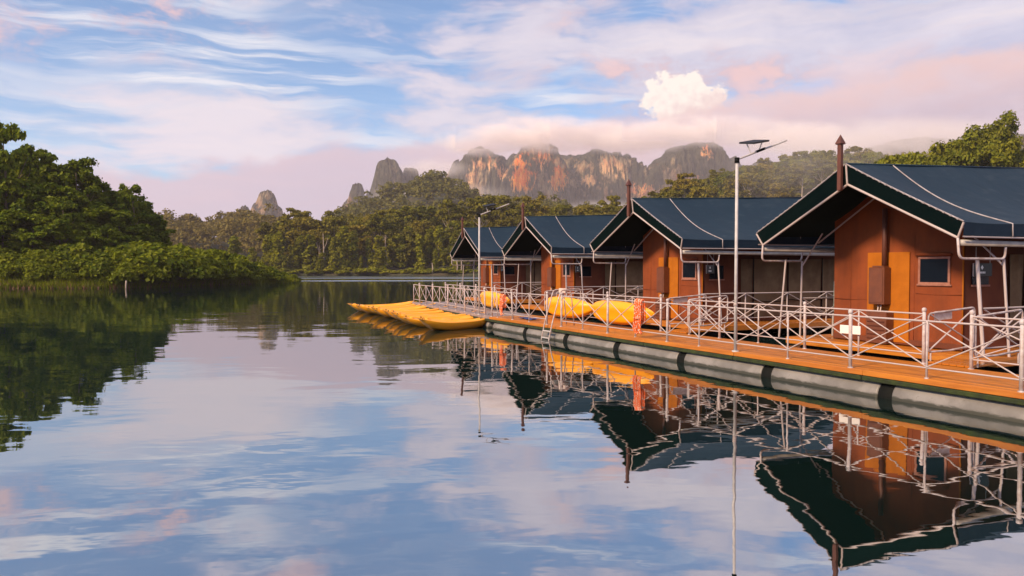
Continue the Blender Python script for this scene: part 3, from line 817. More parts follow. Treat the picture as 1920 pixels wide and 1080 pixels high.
# distant woods: masses nobody could count
def wood(name, T, x0, x1, y0, y1, n, label, hmin, hmax, mt=M_LEAF_FAR, per=210, size=1.15):
    Vs, Fs, b = [], [], 0
    for i in range(n):
        Y = y0 + (y1 - y0) * rng.random(); px = x0 + (x1 - x0) * rng.random(); X = at(px, Y)
        if T.d(np.array([X]), np.array([Y]))[0] < 2: continue
        z = T.zz(X, Y); h = hmin + (hmax - hmin) * rng.random(); r_ = h * rng.uniform(.26, .4)
        P, N = [], []
        for q in range(6):
            cpos = np.array([X, Y, z + h * .62]) + rng.normal(size=3) * np.array([r_ * .5, r_ * .5, h * .14])
            a, bn = blob_points(cpos, r_ * .62, per // 6, rng, .4, .8); P.append(a); N.append(bn)
        V, Fq = leaves(np.concatenate(P), np.concatenate(N), size * h / 14, rng)
        Vs.append(V); Fs.append(Fq + b); b += len(V)
    return tag(link(name, np_mesh(name, np.concatenate(Vs), np.concatenate(Fs), mt)), label, 'forest', kind='stuff')
wood('forest', RA, 255, 590, 374, 540, 300, 'hazy low forest beyond the spit at the left', 10, 17)
wood('forest', RB, 570, 1415, 540, 800, 620, 'misty forest covering the slope below the cliffs', 12, 20, per=150, size=1.4)
wood('forest', RC, 1390, 2150, 760, 1050, 330, 'pale misty forest on the ridge behind the roofs', 13, 21, per=130, size=1.6)

# ------------------------------------------------------------------ pier frames
TH1, TH2 = R(26.0), R(20.9)
class Frame:
    """local x points towards the viewer's right (near end), y away from the lake front, as every pier object uses"""
    def __init__(s, ox, oy, th):
        s.o = Vector((ox, oy, 0)); s.th = th; s.rz = th - math.pi / 2
        s.x = Vector((math.sin(th), -math.cos(th), 0)); s.y = Vector((math.cos(th), math.sin(th), 0))
    def w(s, x, y, z=0): return s.o + s.x * x + s.y * y + Vector((0, 0, z))
FA = Frame(5.87, 12.84, TH1)
_b = FA.w(-15.2, 0); FB = Frame(_b.x, _b.y, TH2)
DZ = .42                                                     # deck level above the water

# ------------------------------------------------------------------ floating walkways
def walkway(fr, x0, x1, wd, name, label, deckmat, seglen, plen, pr):
    root = tag(empty(name, fr.o, fr.rz), label, 'walkway')
    nrow = 12; bw = wd / nrow
    bm_ = {}
    for j in range(nrow):
        off = (j * .37) % 1 * seglen; x = x0
        while x < x1 - .01:
            e = min(x1, x + (off if x == x0 and off > .4 else seglen))
            L = round(e - x - .008, 3)
            if L not in bm_:
                bm_[L] = MB().bevbox((0, 0, 0), (L, bw - .010, .036), .004).mesh('board', deckmat)
            link('plank', bm_[L], root, loc=((x + e) / 2, (j + .5) * bw, DZ - .018 + random.uniform(-.003, .003)), rot=(0, random.uniform(-.0006, .0006), 0))
            x = e
    # edge boards (orange face), mossy bearer under them
    x = x0; k_ = 0
    while x < x1 - .05:
        e = min(x1, x + seglen)
        for y in (-.022, wd + .022):
            MB().bevbox((0, 0, 0), (e - x - .006, .034, .085), .005).build('edge_board', deckmat, root, loc=((x + e) / 2, y + (k_ % 2) * .004 * (1 if y > 0 else -1), DZ - .048))
        MB().bevbox((0, 0, 0), (e - x - .01, wd - .06, .07), .008).build('bearer', M_MOSS, root, loc=((x + e) / 2, wd / 2, DZ - .125))
        MB().bevbox((0, 0, 0), (e - x - .012, .055, .075), .012).build('mossy_beam', M_MOSS, root, loc=((x + e) / 2, -.045, DZ - .135))
        x = e; k_ += 1
    # pontoons with black couplings, half under water
    pm = {}
    x = x1; i = 0
    while x > x0 + .4:
        L = min(plen, x - x0)
        if round(L, 3) not in pm:
            rr = [pr - .03, pr - .006, pr, pr, pr - .006, pr - .03]
            pm[round(L, 3)] = MB().tube([(-L / 2 + .13, 0, 0), (-L / 2 + .14, 0, 0), (-L / 2 + .17, 0, 0), (L / 2 - .17, 0, 0), (L / 2 - .14, 0, 0), (L / 2 - .13, 0, 0)], rr, 28).mesh('pontoon', M_PONT)
        for y in (.20, wd - .22):
            link('pontoon', pm[round(L, 3)], root, loc=(x - L / 2, y, .02))
            if x - L > x0 + .4:
                key = 'cpl'
                if key not in pm: pm[key] = MB().tube([(-.15, 0, 0), (-.13, 0, 0), (.13, 0, 0), (.15, 0, 0)], [pr - .05, pr - .02, pr - .02, pr - .05], 24).mesh('coupling', M_BLACK)
                link('coupling', pm[key], root, loc=(x - L, y, .02))
        x -= L; i += 1
    return root
WD = 1.78
walkway(FA, -15.2, 8.6, WD, 'floating_walkway', 'wet orange plank walkway on grey pontoons in front of the tent houses', M_DECK, 3.1, 2.62, .27)
walkway(FB, -12.0, 0.0, WD, 'floating_walkway', 'greyish far end of the floating walkway beside the moored yellow kayaks', M_GREYDECK, 3.1, 2.4, .25)

# ------------------------------------------------------------------ railings
_post = {}
def post_mesh(thick):
    if thick not in _post:
        r_, h = (.030, .985) if thick else (.017, .905)
        m_ = MB().tube([(0, 0, -.10), (0, 0, h)], r_, 12)
        if thick: m_.tube([(0, 0, h - .045), (0, 0, h - .04), (0, 0, h + .012), (0, 0, h + .03)], [r_, r_ + .010, r_ + .010, r_ * .55], 12)
        m_.tube([(0, 0, -.012), (0, 0, .012)], r_ + .018, 8)
        _post[thick] = m_.mesh('post', M_PIPE)
    return _post[thick]
def railing(fr, xs, thick, y, label, skip=(), jitter=0.0, z=DZ, group=None, top=.90, low=.165, rot=0.0):
    root = tag(empty('railing', fr.w(0, y, 0), fr.rz + rot), label, 'railing', group)
    for i, x in enumerate(xs):
        link('post', post_mesh(thick[i]), root, loc=(x, 0, z), rot=(random.uniform(-jitter, jitter), random.uniform(-jitter, jitter), random.random() * 6))
    for i in range(len(xs) - 1):
        if i in skip: continue
        a, b = xs[i], xs[i + 1]
        bar('top_rail', (a, 0, z + top), (b, 0, z + top), .0155, M_PIPE, root)
        bar('bottom_rail', (a, 0, z + low), (b, 0, z + low), .013, M_PIPE, root)
        bar('brace', (a, -.012, z + top - .02), (b, -.012, z + low + .01), .0115, M_PIPE, root)
        bar('brace', (a, .016, z + low + .01), (b, .016, z + top - .02), .0115, M_PIPE, root)
    return root
xa = [8.46, 7.05, 5.64, 4.23, 2.82, 1.41, 0, -1.41, -2.82, -3.96, -5.09, -6.37, -7.63, -8.9, -10.1]
railing(FA, xa, [i % 2 == 0 for i in range(len(xa))], .03, 'white cross-braced railing along the front of the near walkway', jitter=.006)
xb = [-11.0, -12.2, -13.4, -14.6, -15.1]
railing(FA, xb, [True, False, True, False, True], .03, 'short white railing between the swim ladder and the rafted kayaks', jitter=.05)
# back railing, broken by the gangways
xk = [8.4, 7.0, 5.6, 4.2, 2.8, 1.05]
railing(FA, xk, [i % 2 == 1 for i in range(len(xk))], WD - .06, 'white railing at the back of the walkway, right of the nearest gangway')
xk = [.18, -1.2, -2.55, -3.9, -5.2, -6.35]
railing(FA, xk, [i % 2 == 0 for i in range(len(xk))], WD - .06, 'white railing at the back of the walkway before the nearest tent')
xk = [-7.55, -8.9, -10.2, -11.6, -13.0]
railing(FA, xk, [True, False, True, False, True], WD - .06, 'white railing behind the two stored kayaks')
xf = [-.6, -1.85, -3.1, -4.35, -5.6, -6.85, -8.1, -9.35, -10.6, -11.9]
railing(FB, xf, [i % 2 == 0 for i in range(len(xf))], .03, 'white railing on the lake side of the far walkway behind the kayaks', jitter=.03)
railing(FB, xf[1:], [i % 2 == 0 for i in range(len(xf) - 1)], WD - .05, 'white railing on the house side of the far walkway', jitter=.03)

# ------------------------------------------------------------------ gangways
def gangway(fr, xc, y0, L, label, plate=True, rise=.06):
    root = tag(empty('gangway', fr.w(xc, y0, 0), fr.rz), label, 'gangway')
    wd = .82
    for j in range(6):
        MB().bevbox((0, 0, 0), (wd / 6 - .008, L, .035), .004).build('plank', M_DECK, root, loc=(-wd / 2 + (j + .5) * wd / 6, L / 2, DZ + rise / 2 + .02), rot=(math.atan2(rise, L), 0, 0))
    for sx_ in (-1, 1):
        X = sx_ * (wd / 2 + .02); z0, z1 = DZ + .20, DZ + .93
        m_ = MB(); pts = fillet([(X, .45 * L, z0), (X, .04, z0), (X, .04, z1 - .03), (X, L - .06, z1 + rise), (X, L - .06, z0 + rise), (X, .45 * L, z0)], .09, 5)
        m_.tube(pts, .019, 8, False)
        sr = m_.build('side_rail', M_PIPE, root)
        bar('brace', (X, .06, z0 + .02), (X, L - .09, z1 + rise - .03), .0145, M_PIPE, sr)
        bar('brace', (X + .02, .08, z1 - .05), (X + .02, L - .08, z0 + rise + .03), .0145, M_PIPE, sr)
        for q in (.12, L - .16):
            bar('foot', (X, q, DZ + .02), (X, q, z0 + .01), .016, M_PIPE, sr)
    if plate:
        pl_ = MB().bevbox((0, 0, 0), (.014, .50, .17), .004).build('plate', M_PLATE, root, loc=(-wd / 2 - .045, .50, DZ + .86), rot=(.04, 0, 0))
    return root
gangway(FA, .62, WD + .0, 1.45, 'gangway with rounded white side rails to the nearest tent house')
gangway(FA, -6.95, WD + .0, 1.45, 'gangway with rounded side rails and two pale plates to the second tent house')
gangway(FA, -14.0, WD + .0, 1.6, 'gangway behind the swim ladder to the third tent house')

# ------------------------------------------------------------------ tent houses
def house_proto():
    root = empty('tent_house')
    HW, L = 2.6, 8.2
    def ridge_z(y): return 4.39 + .045 * y
    def roofz(x, y, off=0.0):
        a = abs(x) / HW
        zr, ze = ridge_z(y), 3.0 + .004 * y
        sag = .20 * float(sstep(np.array(y), 0, 1.5)) + .035
        return zr + (ze - zr) * a - sag * math.sin(a * math.pi) * (1 - .25 * a) - off + .012 * math.sin(y * 2.3 + x)
    ys = [0, .25, .5, .8, 1.1, 1.3, 1.48, 1.7, 2.1, 2.6, 3.2, 3.9, 4.6, 5.4, 6.2, 7, 7.7, L]
    for s_ in (-1, 1):
        xs_ = [HW * t for t in np.linspace(0, 1, 13)]
        top = [[(s_ * x, y, roofz(x, y)) for x in xs_] for y in ys]
        bot = [[(s_ * x, y, roofz(x, y, .05)) for x in xs_] for y in ys]
        m_ = MB().grid(top, True, s_ < 0)
        rp = m_.build('roof_panel', M_ROOF, root)
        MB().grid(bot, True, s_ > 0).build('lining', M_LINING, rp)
        # eave valance
        val = [[(s_ * (HW + .004), y, roofz(HW, y) - .005) for y in ys], [(s_ * (HW - .02), y, roofz(HW, y) - .25 + .01 * math.sin(y * 5)) for y in ys]]
        vo = MB().grid(val, True, s_ > 0).build('valance', M_ROOF, rp)
        bar('hem_pipe', (s_ * (HW - .03), .02, 2.735), (s_ * (HW - .03), L, 2.77), .018, M_PIPE, rp)
        # front fascia cloth between the upper and the lower pipe of the gable
        fa = [[(0 if t == 0 else s_ * HW * t, -.012, roofz(HW * t, 0) + .004) for t in np.linspace(0, 1, 9)],
              [(s_ * (HW - .15) * t, .05, 3.97 + (2.72 - 3.97) * t + .02 * math.sin(t * 9)) for t in np.linspace(0, 1, 9)]]
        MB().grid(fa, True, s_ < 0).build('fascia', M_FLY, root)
        ti = [(s_ * HW * t, -.02, roofz(HW * t, 0) + .012) for t in np.linspace(0, 1, 15)]
        MB().tube(ti, .015, 8).build('gable_trim', M_TRIM, rp)
        se = [(s_ * HW * t, 1.48, roofz(HW * t, 1.48) + .012) for t in np.linspace(0, 1, 19)]
        se += [(s_ * (HW + .012), 1.48, roofz(HW, 1.48) - .24)]
        MB().tube(se, .014, 8).build('seam_trim', M_TRIM, rp)
        # lacing toggles along the gable trim
        lc = MB().box((0, 0, 0), (.045, .032, .030), (0, s_ * .5, 0)).mesh('toggle', M_TRIM)
        for t in np.linspace(.06, .96, 18):
            link('toggle', lc, rp, loc=(s_ * HW * t, -.03, roofz(HW * t, 0) + .012))
        # frame pipes
        bar('rafter_pipe', (0, .05, 3.96), (s_ * (HW - .15), .05, 2.72), .026, M_PIPE, root)
        bar('rafter_pipe', (0, 1.45, 4.02), (s_ * 2.0, 1.45, 2.78), .020, M_PIPE, root)
        bar('corner_strut', (s_ * (HW - .15), .05, 2.72), (s_ * HW, -.015, 3.0), .022, M_PIPE, root)
        br = fillet([(s_ * (HW - .15), .05, 2.72), (s_ * (HW - .12), .05, 2.33), (s_ * (HW - .10), 1.42, 2.33), (s_ * (HW - .10), 1.44, 2.56)], .14, 5)
        MB().tube(br, .024, 8).build('eave_bracket', M_PIPE, root)
        MB().tube([(s_ * (HW - .12), .10, 2.63), (s_ * (HW - .12), L, 2.60)], .058, 12).build('gutter', M_GALV, root)
        bar('post', (s_ * (HW - .22), .75, 2.36), (s_ * (HW - .05), .72, .42), .034 if s_ > 0 else .024, M_PIPE, root)
        bar('post', (s_ * (HW - .12), 1.42, 2.33), (s_ * (HW - .02), 1.48, .42), .026, M_PIPE, root)
        bar('knee_brace', (s_ * (HW - .12), 1.42, 2.2), (s_ * 1.75, 1.30, 3.0), .018, M_PIPE, root)
    bar('ridge_strut', (.012, -.02, 4.38), (.0, .04, 3.95), .022, M_PIPE, root)
    MB().tube([(0, -.03, ridge_z(0) + .01), (0, L, ridge_z(L) + .005)], .022, 8).build('ridge_cap', M_ROOF, root)
    # finial post at the apex
    fin = MB().bevbox((0, 0, 0), (.095, .095, 1.02), .012).build('finial', M_BROWN, root, loc=(-.10, -.07, 4.34))
    MB().box((0, 0, .60), (.16, .16, .20), None, .04).box((0, 0, .50), (.13, .13, .03)).build('finial_cap', M_BROWN, fin)
    # body of the tent: front, side and back walls
    WW, Y0 = 1.6, 1.55
    def gz(x): return roofz(x, 1.6, .10)
    zb = .44
    xsw = np.linspace(-WW, WW, 17)
    fw = MB()
    fw.grid([[(x, Y0 + .006 * math.sin(x * 7), zb) for x in xsw], [(x, Y0 + .012 * math.sin(x * 4 + 1), 1.5) for x in xsw], [(x, Y0, 2.5) for x in xsw], [(x, Y0, gz(x)) for x in xsw]], True, False)
    fw.grid([[(x, Y0 + .05, zb) for x in xsw], [(x, Y0 + .05, gz(x)) for x in xsw]], True, True)
    front = fw.build('front_wall', M_WALL, root)
    MB().tube([(WW + .004, Y0 - .002, zb), (WW + .004, Y0 - .002, gz(WW))], .016, 8).build('corner_piping', M_PANEL, front)
    MB().bevbox((0, 0, 0), (1.06, .02, 2.02), .006).build('ochre_panel', M_PANEL, front, loc=(-.11, Y0 - .026, zb + .05 + 1.01))
    # window with frame and rolled flap
    MB().box((0, 0, 0), (.62, .02, .50)).build('window_pane', M_GLASS, front, loc=(.985, Y0 - .022, 2.10))
    fm = MB()
    for c_, d_ in (((0, 0, .275), (.72, .03, .05)), ((0, 0, -.275), (.72, .03, .05)), ((-.335, 0, 0), (.05, .03, .496)), ((.335, 0, 0), (.05, .03, .496))): fm.bevbox(c_, d_, .006)
    fm.build('window_frame', M_MAUVE, front, loc=(.985, Y0 - .026, 2.10))
    MB().tube([(.58, Y0 - .05, 2.44), (.8, Y0 - .06, 2.455), (1.0, Y0 - .055, 2.44), (1.2, Y0 - .06, 2.455), (1.38, Y0 - .05, 2.44)], [.03, .045, .038, .045, .03], 9).build('rolled_flap', M_WALL, front)
    MB().bevbox((0, 0, 0), (.78, .022, .035), .004).build('window_sill', M_MAUVE, front, loc=(.985, Y0 - .03, 1.79))
    for q in (-1.12, .52):
        MB().tube([(q, Y0 - .006, zb), (q, Y0 - .004, 1.5), (q, Y0 - .004, 2.9)], .007, 6).build('wall_seam', M_WALL, front)
    MB().tube([(.56, Y0 - .008, 1.60), (1.0, Y0 - .012, 1.585), (1.58, Y0 - .008, 1.60)], .008, 6).build('wall_seam', M_WALL, front)
    MB().tube([(-1.58, Y0 - .008, 1.42), (-1.1, Y0 - .012, 1.41), (-.66, Y0 - .008, 1.42)], .007, 6).build('wall_seam', M_WALL, front)
    MB().bevbox((0, 0, 0), (3.2, .02, .12), .004).build('skirt', M_SIDE, front, loc=(0, Y0 - .014, zb + .07))
    # service cabinet with flue
    cb = MB().bevbox((0, 0, 0), (.40, .24, .84), .012).build('cabinet', M_BOX, root, loc=(-.22, Y0 - .16, 1.75))
    MB().bevbox((0, 0, 0), (.34, .012, .76), .004).build('cabinet_door', M_BOX, cb, loc=(0, -.127, 0))
    MB().tube([(.10, .02, .42), (.10, .02, 1.75)], .055, 12).build('flue', M_BROWN, cb)
    MB().bevbox((0, 0, 0), (.30, .18, .035), .006).build('cabinet_cap', M_BOX, cb, loc=(.02, 0, .44))
    pp = MB()
    for q in (-.02, .05): pp.tube(fillet([(q, 0, -.42), (q, -.02, -.54), (q - .05, -.01, -.72)], .04), .014, 6)
    pp.build('connection_pipes', M_PLATE, cb)
    lo = MB().bevbox((0, 0, 0), (.52, .26, .72), .012).build('lower_cabinet', M_BOX, root, loc=(-.20, Y0 - .17, zb + .37))
    for q in range(6):
        MB().box((0, 0, 0), (.44, .012, .03), (.4, 0, 0)).build('louvre', M_BROWN, lo, loc=(0, -.136, -.25 + q * .095))
    # side walls with beige curtains
    for s_ in (-1, 1):
        yy = np.linspace(Y0 + .06, L - .3, 12); X = s_ * WW
        sw = MB().grid([[(X, y, zb) for y in yy], [(X - s_ * .01, y, 1.6) for y in yy], [(X, y, gz(WW)) for y in yy]], True, s_ > 0)
        side = sw.build('side_wall', M_SIDE, root)
        for (ya, yb) in ((3.05, 3.55), (3.60, 5.05), (5.10, 6.6), (6.65, 7.6)):
            y2 = np.linspace(ya, yb, 14)
            cu = [[(X + s_ * (.05 + .022 * math.sin((y - ya) * 19 + z * 1.3)), y, z) for y in y2] for z in (zb + .15, 1.0, 1.25, 1.8, 2.45)]
            MB().grid(cu, True, s_ < 0).build('curtain', M_BEIGE, side)
        for y in (3.575, 5.075, 6.625):
            bar('curtain_pole', (X + s_ * .07, y, zb), (X + s_ * .07, y, 2.5), .016, M_BLACK, side)
        he = [(X + s_ * .085, 3.6 + 4 * t, 1.12 - .07 * abs(math.sin(t * 8))) for t in np.linspace(0, 1, 30)]
        MB().tube(he, .012, 6).build('hem_cord', M_BLACK, side)
    sd = MB().box((0, 0, 0), (.02, .55, .42)).build('side_window', M_GLASS, root, loc=(WW + .016, 2.1, 2.02))
    MB().bevbox((0, 0, 0), (.03, .62, .04), .005).build('window_sill', M_MAUVE, sd, loc=(.01, 0, -.235))
    # back wall
    MB().grid([[(x, L - .3, zb) for x in xsw], [(x, L - .3, roofz(x, L - .3, .1)) for x in xsw]], True, True).build('back_wall', M_SIDE, root)
    # hanging name sign, black with a white emblem
    sg = MB().bevbox((0, 0, 0), (.36, .03, .26), .006).build('name_sign', M_SIGN, root, loc=(2.02, 1.52, 2.12))
    em = MB()
    em.add([(0, -.019, .095), (.028, -.019, .045), (0, -.019, .0), (-.028, -.019, .045)], [(3, 2, 1, 0)])
    em.build('emblem', M_WHITE, sg)
    tx = MB()
    for q, wq in ((-.055, .016), (-.033, .02), (-.008, .018), (.014, .014), (.034, .02), (.056, .014)): tx.box((q, -.0185, -.055), (wq, .003, .038))
    tx.build('lettering', M_WHITE, sg)
    MB().bevbox((0, 0, 0), (.02, .034, .27), .004).build('sign_edge', M_PLATE, sg, loc=(-.185, 0, 0))
    for q in (-.14, .14): bar('sign_hanger', (q, 0, .12), (q, 0, .46), .006, M_GALV, sg)
    # platform floor: boards running back, on dark floats
    pb = MB().bevbox((0, 0, 0), (.148, L - .9, .045), .005).mesh('board', M_DECK)
    xq = -2.42; 
    while xq < 2.66:
        link('floor_board', pb, root, loc=(xq, .95 + (L - .9) / 2, .405)); xq += .156
    MB().bevbox((0, 0, 0), (5.2, .05, .16), .006).build('platform_edge', M_DECK, root, loc=(.1, .92, .345))
    for s_ in (-1, 1): MB().bevbox((0, 0, 0), (.05, L - .9, .16), .006).build('platform_edge', M_DECK, root, loc=(.1 + s_ * 2.585, .95 + (L - .9) / 2, .345))
    for y in (1.4, 3.2, 5.0, 6.8, 8.4):
        MB().tube([(-2.35, y, .0), (2.55, y, .0)], .24, 16).build('float', M_BLACK, root)
    # railing of the side porch
    for s_, ya, yb in ((1, .75, 7.6), (-1, 1.5, 4.6)):
        X = s_ * 2.52; n_ = max(2, int((yb - ya) / 1.7)); yq = np.linspace(ya, yb, n_ + 1)
        for i in range(n_):
            a, b = yq[i], yq[i + 1]
            bar('porch_rail', (X, a, 1.38), (X, b, 1.38), .020, M_PIPE, root); bar('porch_rail', (X, a, .62), (X, b, .62), .016, M_PIPE, root)
            bar('porch_brace', (X, a, 1.37), (X, b, .63), .015, M_PIPE, root); bar('porch_brace', (X + .02, a, .63), (X + .02, b, 1.37), .015, M_PIPE, root)
            bar('porch_post', (X, b, .42), (X, b, 1.40), .021, M_PIPE, root)
    return root
hp = house_proto()
H_AT = [(7.21, 16.02, 26.0), (3.89, 24.0, 25.0), (.58, 32.4, 23.5), (-2.68, 41.5, 22.0)]
H_LAB = ['nearest tent house with slate-blue canvas roof and terracotta front wall', 'second tent house from the right, behind the tall solar lamp post',
         'third tent house from the right, behind the two stored kayaks', 'smallest and farthest tent house at the left end of the row']
houses = []
for i, (x, y, th) in enumerate(H_AT):
    h_ = hp if i == 0 else copy_tree(hp)
    h_.location = (x, y, 0); h_.rotation_euler = (0, 0, R(th) - math.pi / 2)
    tag(h_, H_LAB[i], 'tent house', 'tent houses in a row')
    houses.append(h_)

# ------------------------------------------------------------------ solar lamp posts
def lamp(fr, x, y, label, hgt, rot=0.0):
    root = tag(empty('solar_lamp_post', fr.w(x, y, 0), fr.rz + rot), label, 'lamp post', 'solar lamp posts')
    MB().tube([(0, 0, DZ - .15), (0, 0, DZ + hgt)], [.036, .030], 14).build('pole', M_STEEL, root)
    MB().tube([(0, 0, DZ - .02), (0, 0, DZ + .015)], .075, 12).build('base_flange', M_STEEL, root)
    z = DZ + hgt
    MB().tube([(0, 0, z - .07), (0, 0, z + .04)], .05, 12).build('collar', M_BLACK, root)
    a0, a1 = Vector((0, 0, z)), Vector((.24, 1.06, z + .42))
    arm = bar('arm', a0, a0.lerp(a1, .66), .020, M_STEEL, root)
    d = (a1 - a0).normalized()
    q = d.to_track_quat('Y', 'Z').to_euler()
    MB().bevbox((0, 0, 0), (.14, .56, .035), .01).build('lamp_head', M_STEEL, root, loc=a0.lerp(a1, .80), rot=q)
    MB().bevbox((0, 0, 0), (.10, .22, .05), .01).build('driver_box', M_BLACK, root, loc=a0.lerp(a1, .50) + Vector((0, 0, .005)), rot=q)
    c_ = a0.lerp(a1, .36) + Vector((0, 0, .23))
    pn = MB().bevbox((0, 0, 0), (.42, .40, .028), .006).build('solar_panel', M_SOLAR, root, loc=c_, rot=(.20, .16, 0))
    fr_ = MB()
    for cc_, dd_ in (((0, .202, 0), (.43, .012, .036)), ((0, -.202, 0), (.43, .012, .036)), ((.212, 0, 0), (.012, .39, .036)), ((-.212, 0, 0), (.012, .39, .036))): fr_.box(cc_, dd_)
    fr_.build('panel_frame', M_SIGN, pn)
    bar('panel_strut', a0.lerp(a1, .30), c_ + Vector((-.10, -.12, -.01)), .011, M_STEEL, root)
    bar('panel_strut', a0.lerp(a1, .46), c_ + Vector((.08, .14, -.01)), .011, M_STEEL, root)
    return root
lamp(FA, -2.82, .03, 'tall white solar lamp post on the front railing before the second tent', 3.98)
lamp(FB, -1.35, .05, 'distant solar lamp post rising by the rafted yellow kayaks', 3.72)

# ------------------------------------------------------------------ kayaks
def kayak_proto():
    root = empty('kayak'); HL, HWk = 1.74, .385
    ns, nr = 41, 28
    def ring(t):
        w_ = HWk * max(.02, (1 - abs(t) ** 2.7)) ** .62
        zs = .26 + .03 * t * t + .17 * abs(t) ** 3.2                 # sheer line
        dep = .26 * (1 - .55 * t ** 4) * max(.12, 1 - abs(t) ** 9)
        row = []
        for j in range(nr):
            a = 2 * math.pi * j / nr
            cx, sz = math.cos(a), math.sin(a)
            x = w_ * math.copysign(abs(cx) ** .75, cx)
            if sz >= 0:
                z = zs + .055 * sz * max(.1, 1 - abs(t) ** 6)
                u_ = abs(x) / max(w_, 1e-3)
                well = max(0, 1 - max(0, abs(t + .30) - .20) / .05) if abs(t + .30) < .25 else 0
                well2 = max(0, 1 - max(0, abs(t - .24) - .20) / .05) if abs(t - .24) < .25 else 0
                well3 = max(0, 1 - max(0, abs(t + .70) - .08) / .04) * .6 if abs(t + .70) < .12 else 0
                z -= .075 * max(well, well2, well3) * float(sstep(np.array(u_), .80, .62))
                z += .010 * math.cos(u_ * 9) * (1 - abs(t) ** 4)
            else:
                k_ = abs(sz) ** .8
                z = zs - dep * k_ - .02 * math.cos(a * 6) * k_ * (1 - abs(t) ** 3)
            row.append((t * HL + .06 * t * (1 if sz > 0 else 0) * abs(t) ** 6, x, z))
        return row
    ts = np.sin(np.linspace(-1, 1, ns) * math.pi / 2) * .999
    m_ = MB(); G = [ring(t) for t in ts]; G = [r_ + [r_[0]] for r_ in G]
    m_.grid(G, True, False)
    m_.add(G[0][:-1], [tuple(range(nr))]); m_.add(G[-1][:-1], [tuple(range(nr - 1, -1, -1))])
    m_.build('hull', M_KAYAK, root)
    for t, s_ in ((-.93, -1), (.93, 1)):
        MB().tube([(t * HL, -.05, .44), (t * HL, -.03, .50), (t * HL, .03, .50), (t * HL, .05, .44)], (.010), 6).build('carry_handle', M_KDARK, root)
    MB().tube([(.80 * HL, 0, .385), (.80 * HL, 0, .425), (.80 * HL, 0, .435)], [.085, .085, .07], 14).build('hatch_cover', M_KAYAK, root)
    sm_ = MB().tube([(0, 0, -.026), (0, 0, .026)], .02, 8).mesh('scupper', M_KDARK)
    for t in (-.38, -.2, .14, .34):
        for y in (-.09, .09): link('scupper', sm_, root, loc=(t * HL, y, .226))
    return root
kp = kayak_proto()
# raft of kayaks moored side by side, bows out to the lake
gk = 'yellow kayaks rafted side by side'
NK = 14
used = False
kr = random.Random(11)
for i in range(NK):
    t = i / (NK - 1)
    bow = Vector((-2.97, 25.05, 0)).lerp(Vector((-8.15, 37.3, 0)), t)
    d = Vector((FB.y.x, FB.y.y, 0)) if i else Vector((.66, .75, 0)).normalized()
    d = Matrix.Rotation(R(kr.uniform(-5, 5) + (10 if i else 0)), 3, 'Z') @ d
    o = kp if not used else copy_tree(kp); used = True
    cpos = bow + d * (1.6 + (kr.uniform(-.15, .45) if i else 0))
    o.location = (cpos.x, cpos.y, -.035 + kr.uniform(-.01, .012)); o.rotation_euler = (kr.uniform(-.09, .09), kr.uniform(-.03, .03), math.atan2(-d.y, -d.x))
    lab = 'nearest yellow kayak of the raft, floating clear of the others' if i == 0 else ('second nearest kayak of the raft, its bow tucked behind the nearest one' if i == 1 else ('farthest yellow kayak of the raft, beside the end of the walkway' if i == NK - 1 else ORD[i] + ' nearest yellow kayak in the middle of the moored raft'))
    tag(o, lab, 'kayak', gk)
# kayaks stored on edge against the back railing
def store(fr, x, y, label, flip, tilt):
    o = copy_tree(kp)
    o.rotation_mode = 'XYZ'
    # roll the boat on its side: hull towards the lake, leaning back
    rz = fr.rz + (math.pi if flip else 0)
    rot = Matrix.Rotation(rz, 4, 'Z') @ Matrix.Rotation((-1 if flip else 1) * R(tilt), 4, 'X')
    o.rotation_euler = rot.to_euler()
    p_ = fr.w(x, y, DZ + .375)
    o.location = p_; o.scale = (.88, .92, .92)
    tag(o, label, 'kayak', 'kayaks stored on edge on the walkway')
    return o
store(FA, -9.28, 1.20, 'yellow kayak stored on its side beside the orange rope', False, -76)
store(FA, -12.4, 1.25, 'yellow kayak stored on its side behind the swim ladder', False, -74)
store(FB, -4.0, 1.25, 'yellow kayak stored on its side by the distant lamp post', False, -74)

# ------------------------------------------------------------------ ropes, ladder, tarp, tank
def rope(fr, x, y, ztop, zbot, n, label, sc=1.0):
    root = tag(empty('rope_coil', fr.w(x, y, 0), fr.rz), label, 'rope')
    for i in range(n):
        xx = (i - (n - 1) / 2) * .062 * sc
        zb = zbot + random.uniform(-.06, .08); sw = random.uniform(-.07, .07)
        pts = [(xx + sw + .03, -.05, zb + .05), (xx + sw, -.055, zb), (xx + sw - .035, -.055, zb + .07), (xx - .01, -.065, zb + .3), (xx + .008, -.06, (ztop + zb) / 2), (xx, -.065, ztop - .12), (xx, -.05, ztop - .01), (xx, 0, ztop + .035), (xx, .05, ztop - .01), (xx, .06, ztop - .2), (xx + .02, .055, zb + .25)]
        MB().tube(fillet(pts, .12, 3), .024, 8).build('strand', M_ROPE, root)
    MB().tube([(-.13 * sc, -.09, zbot + .36), (0, -.105, zbot + .35), (.13 * sc, -.09, zbot + .36)], .02, 7).build('binding', M_ROPE, root)
    return root
rope(FA, -6.15, .0, DZ + .93, DZ + .14, 5, 'orange rope coil hanging over the front railing beside the stored kayak')
rope(FA, -14.1, .0, DZ + .80, DZ + .10, 4, 'small orange and white rope bundle hanging by the far stored kayak', 1.1)
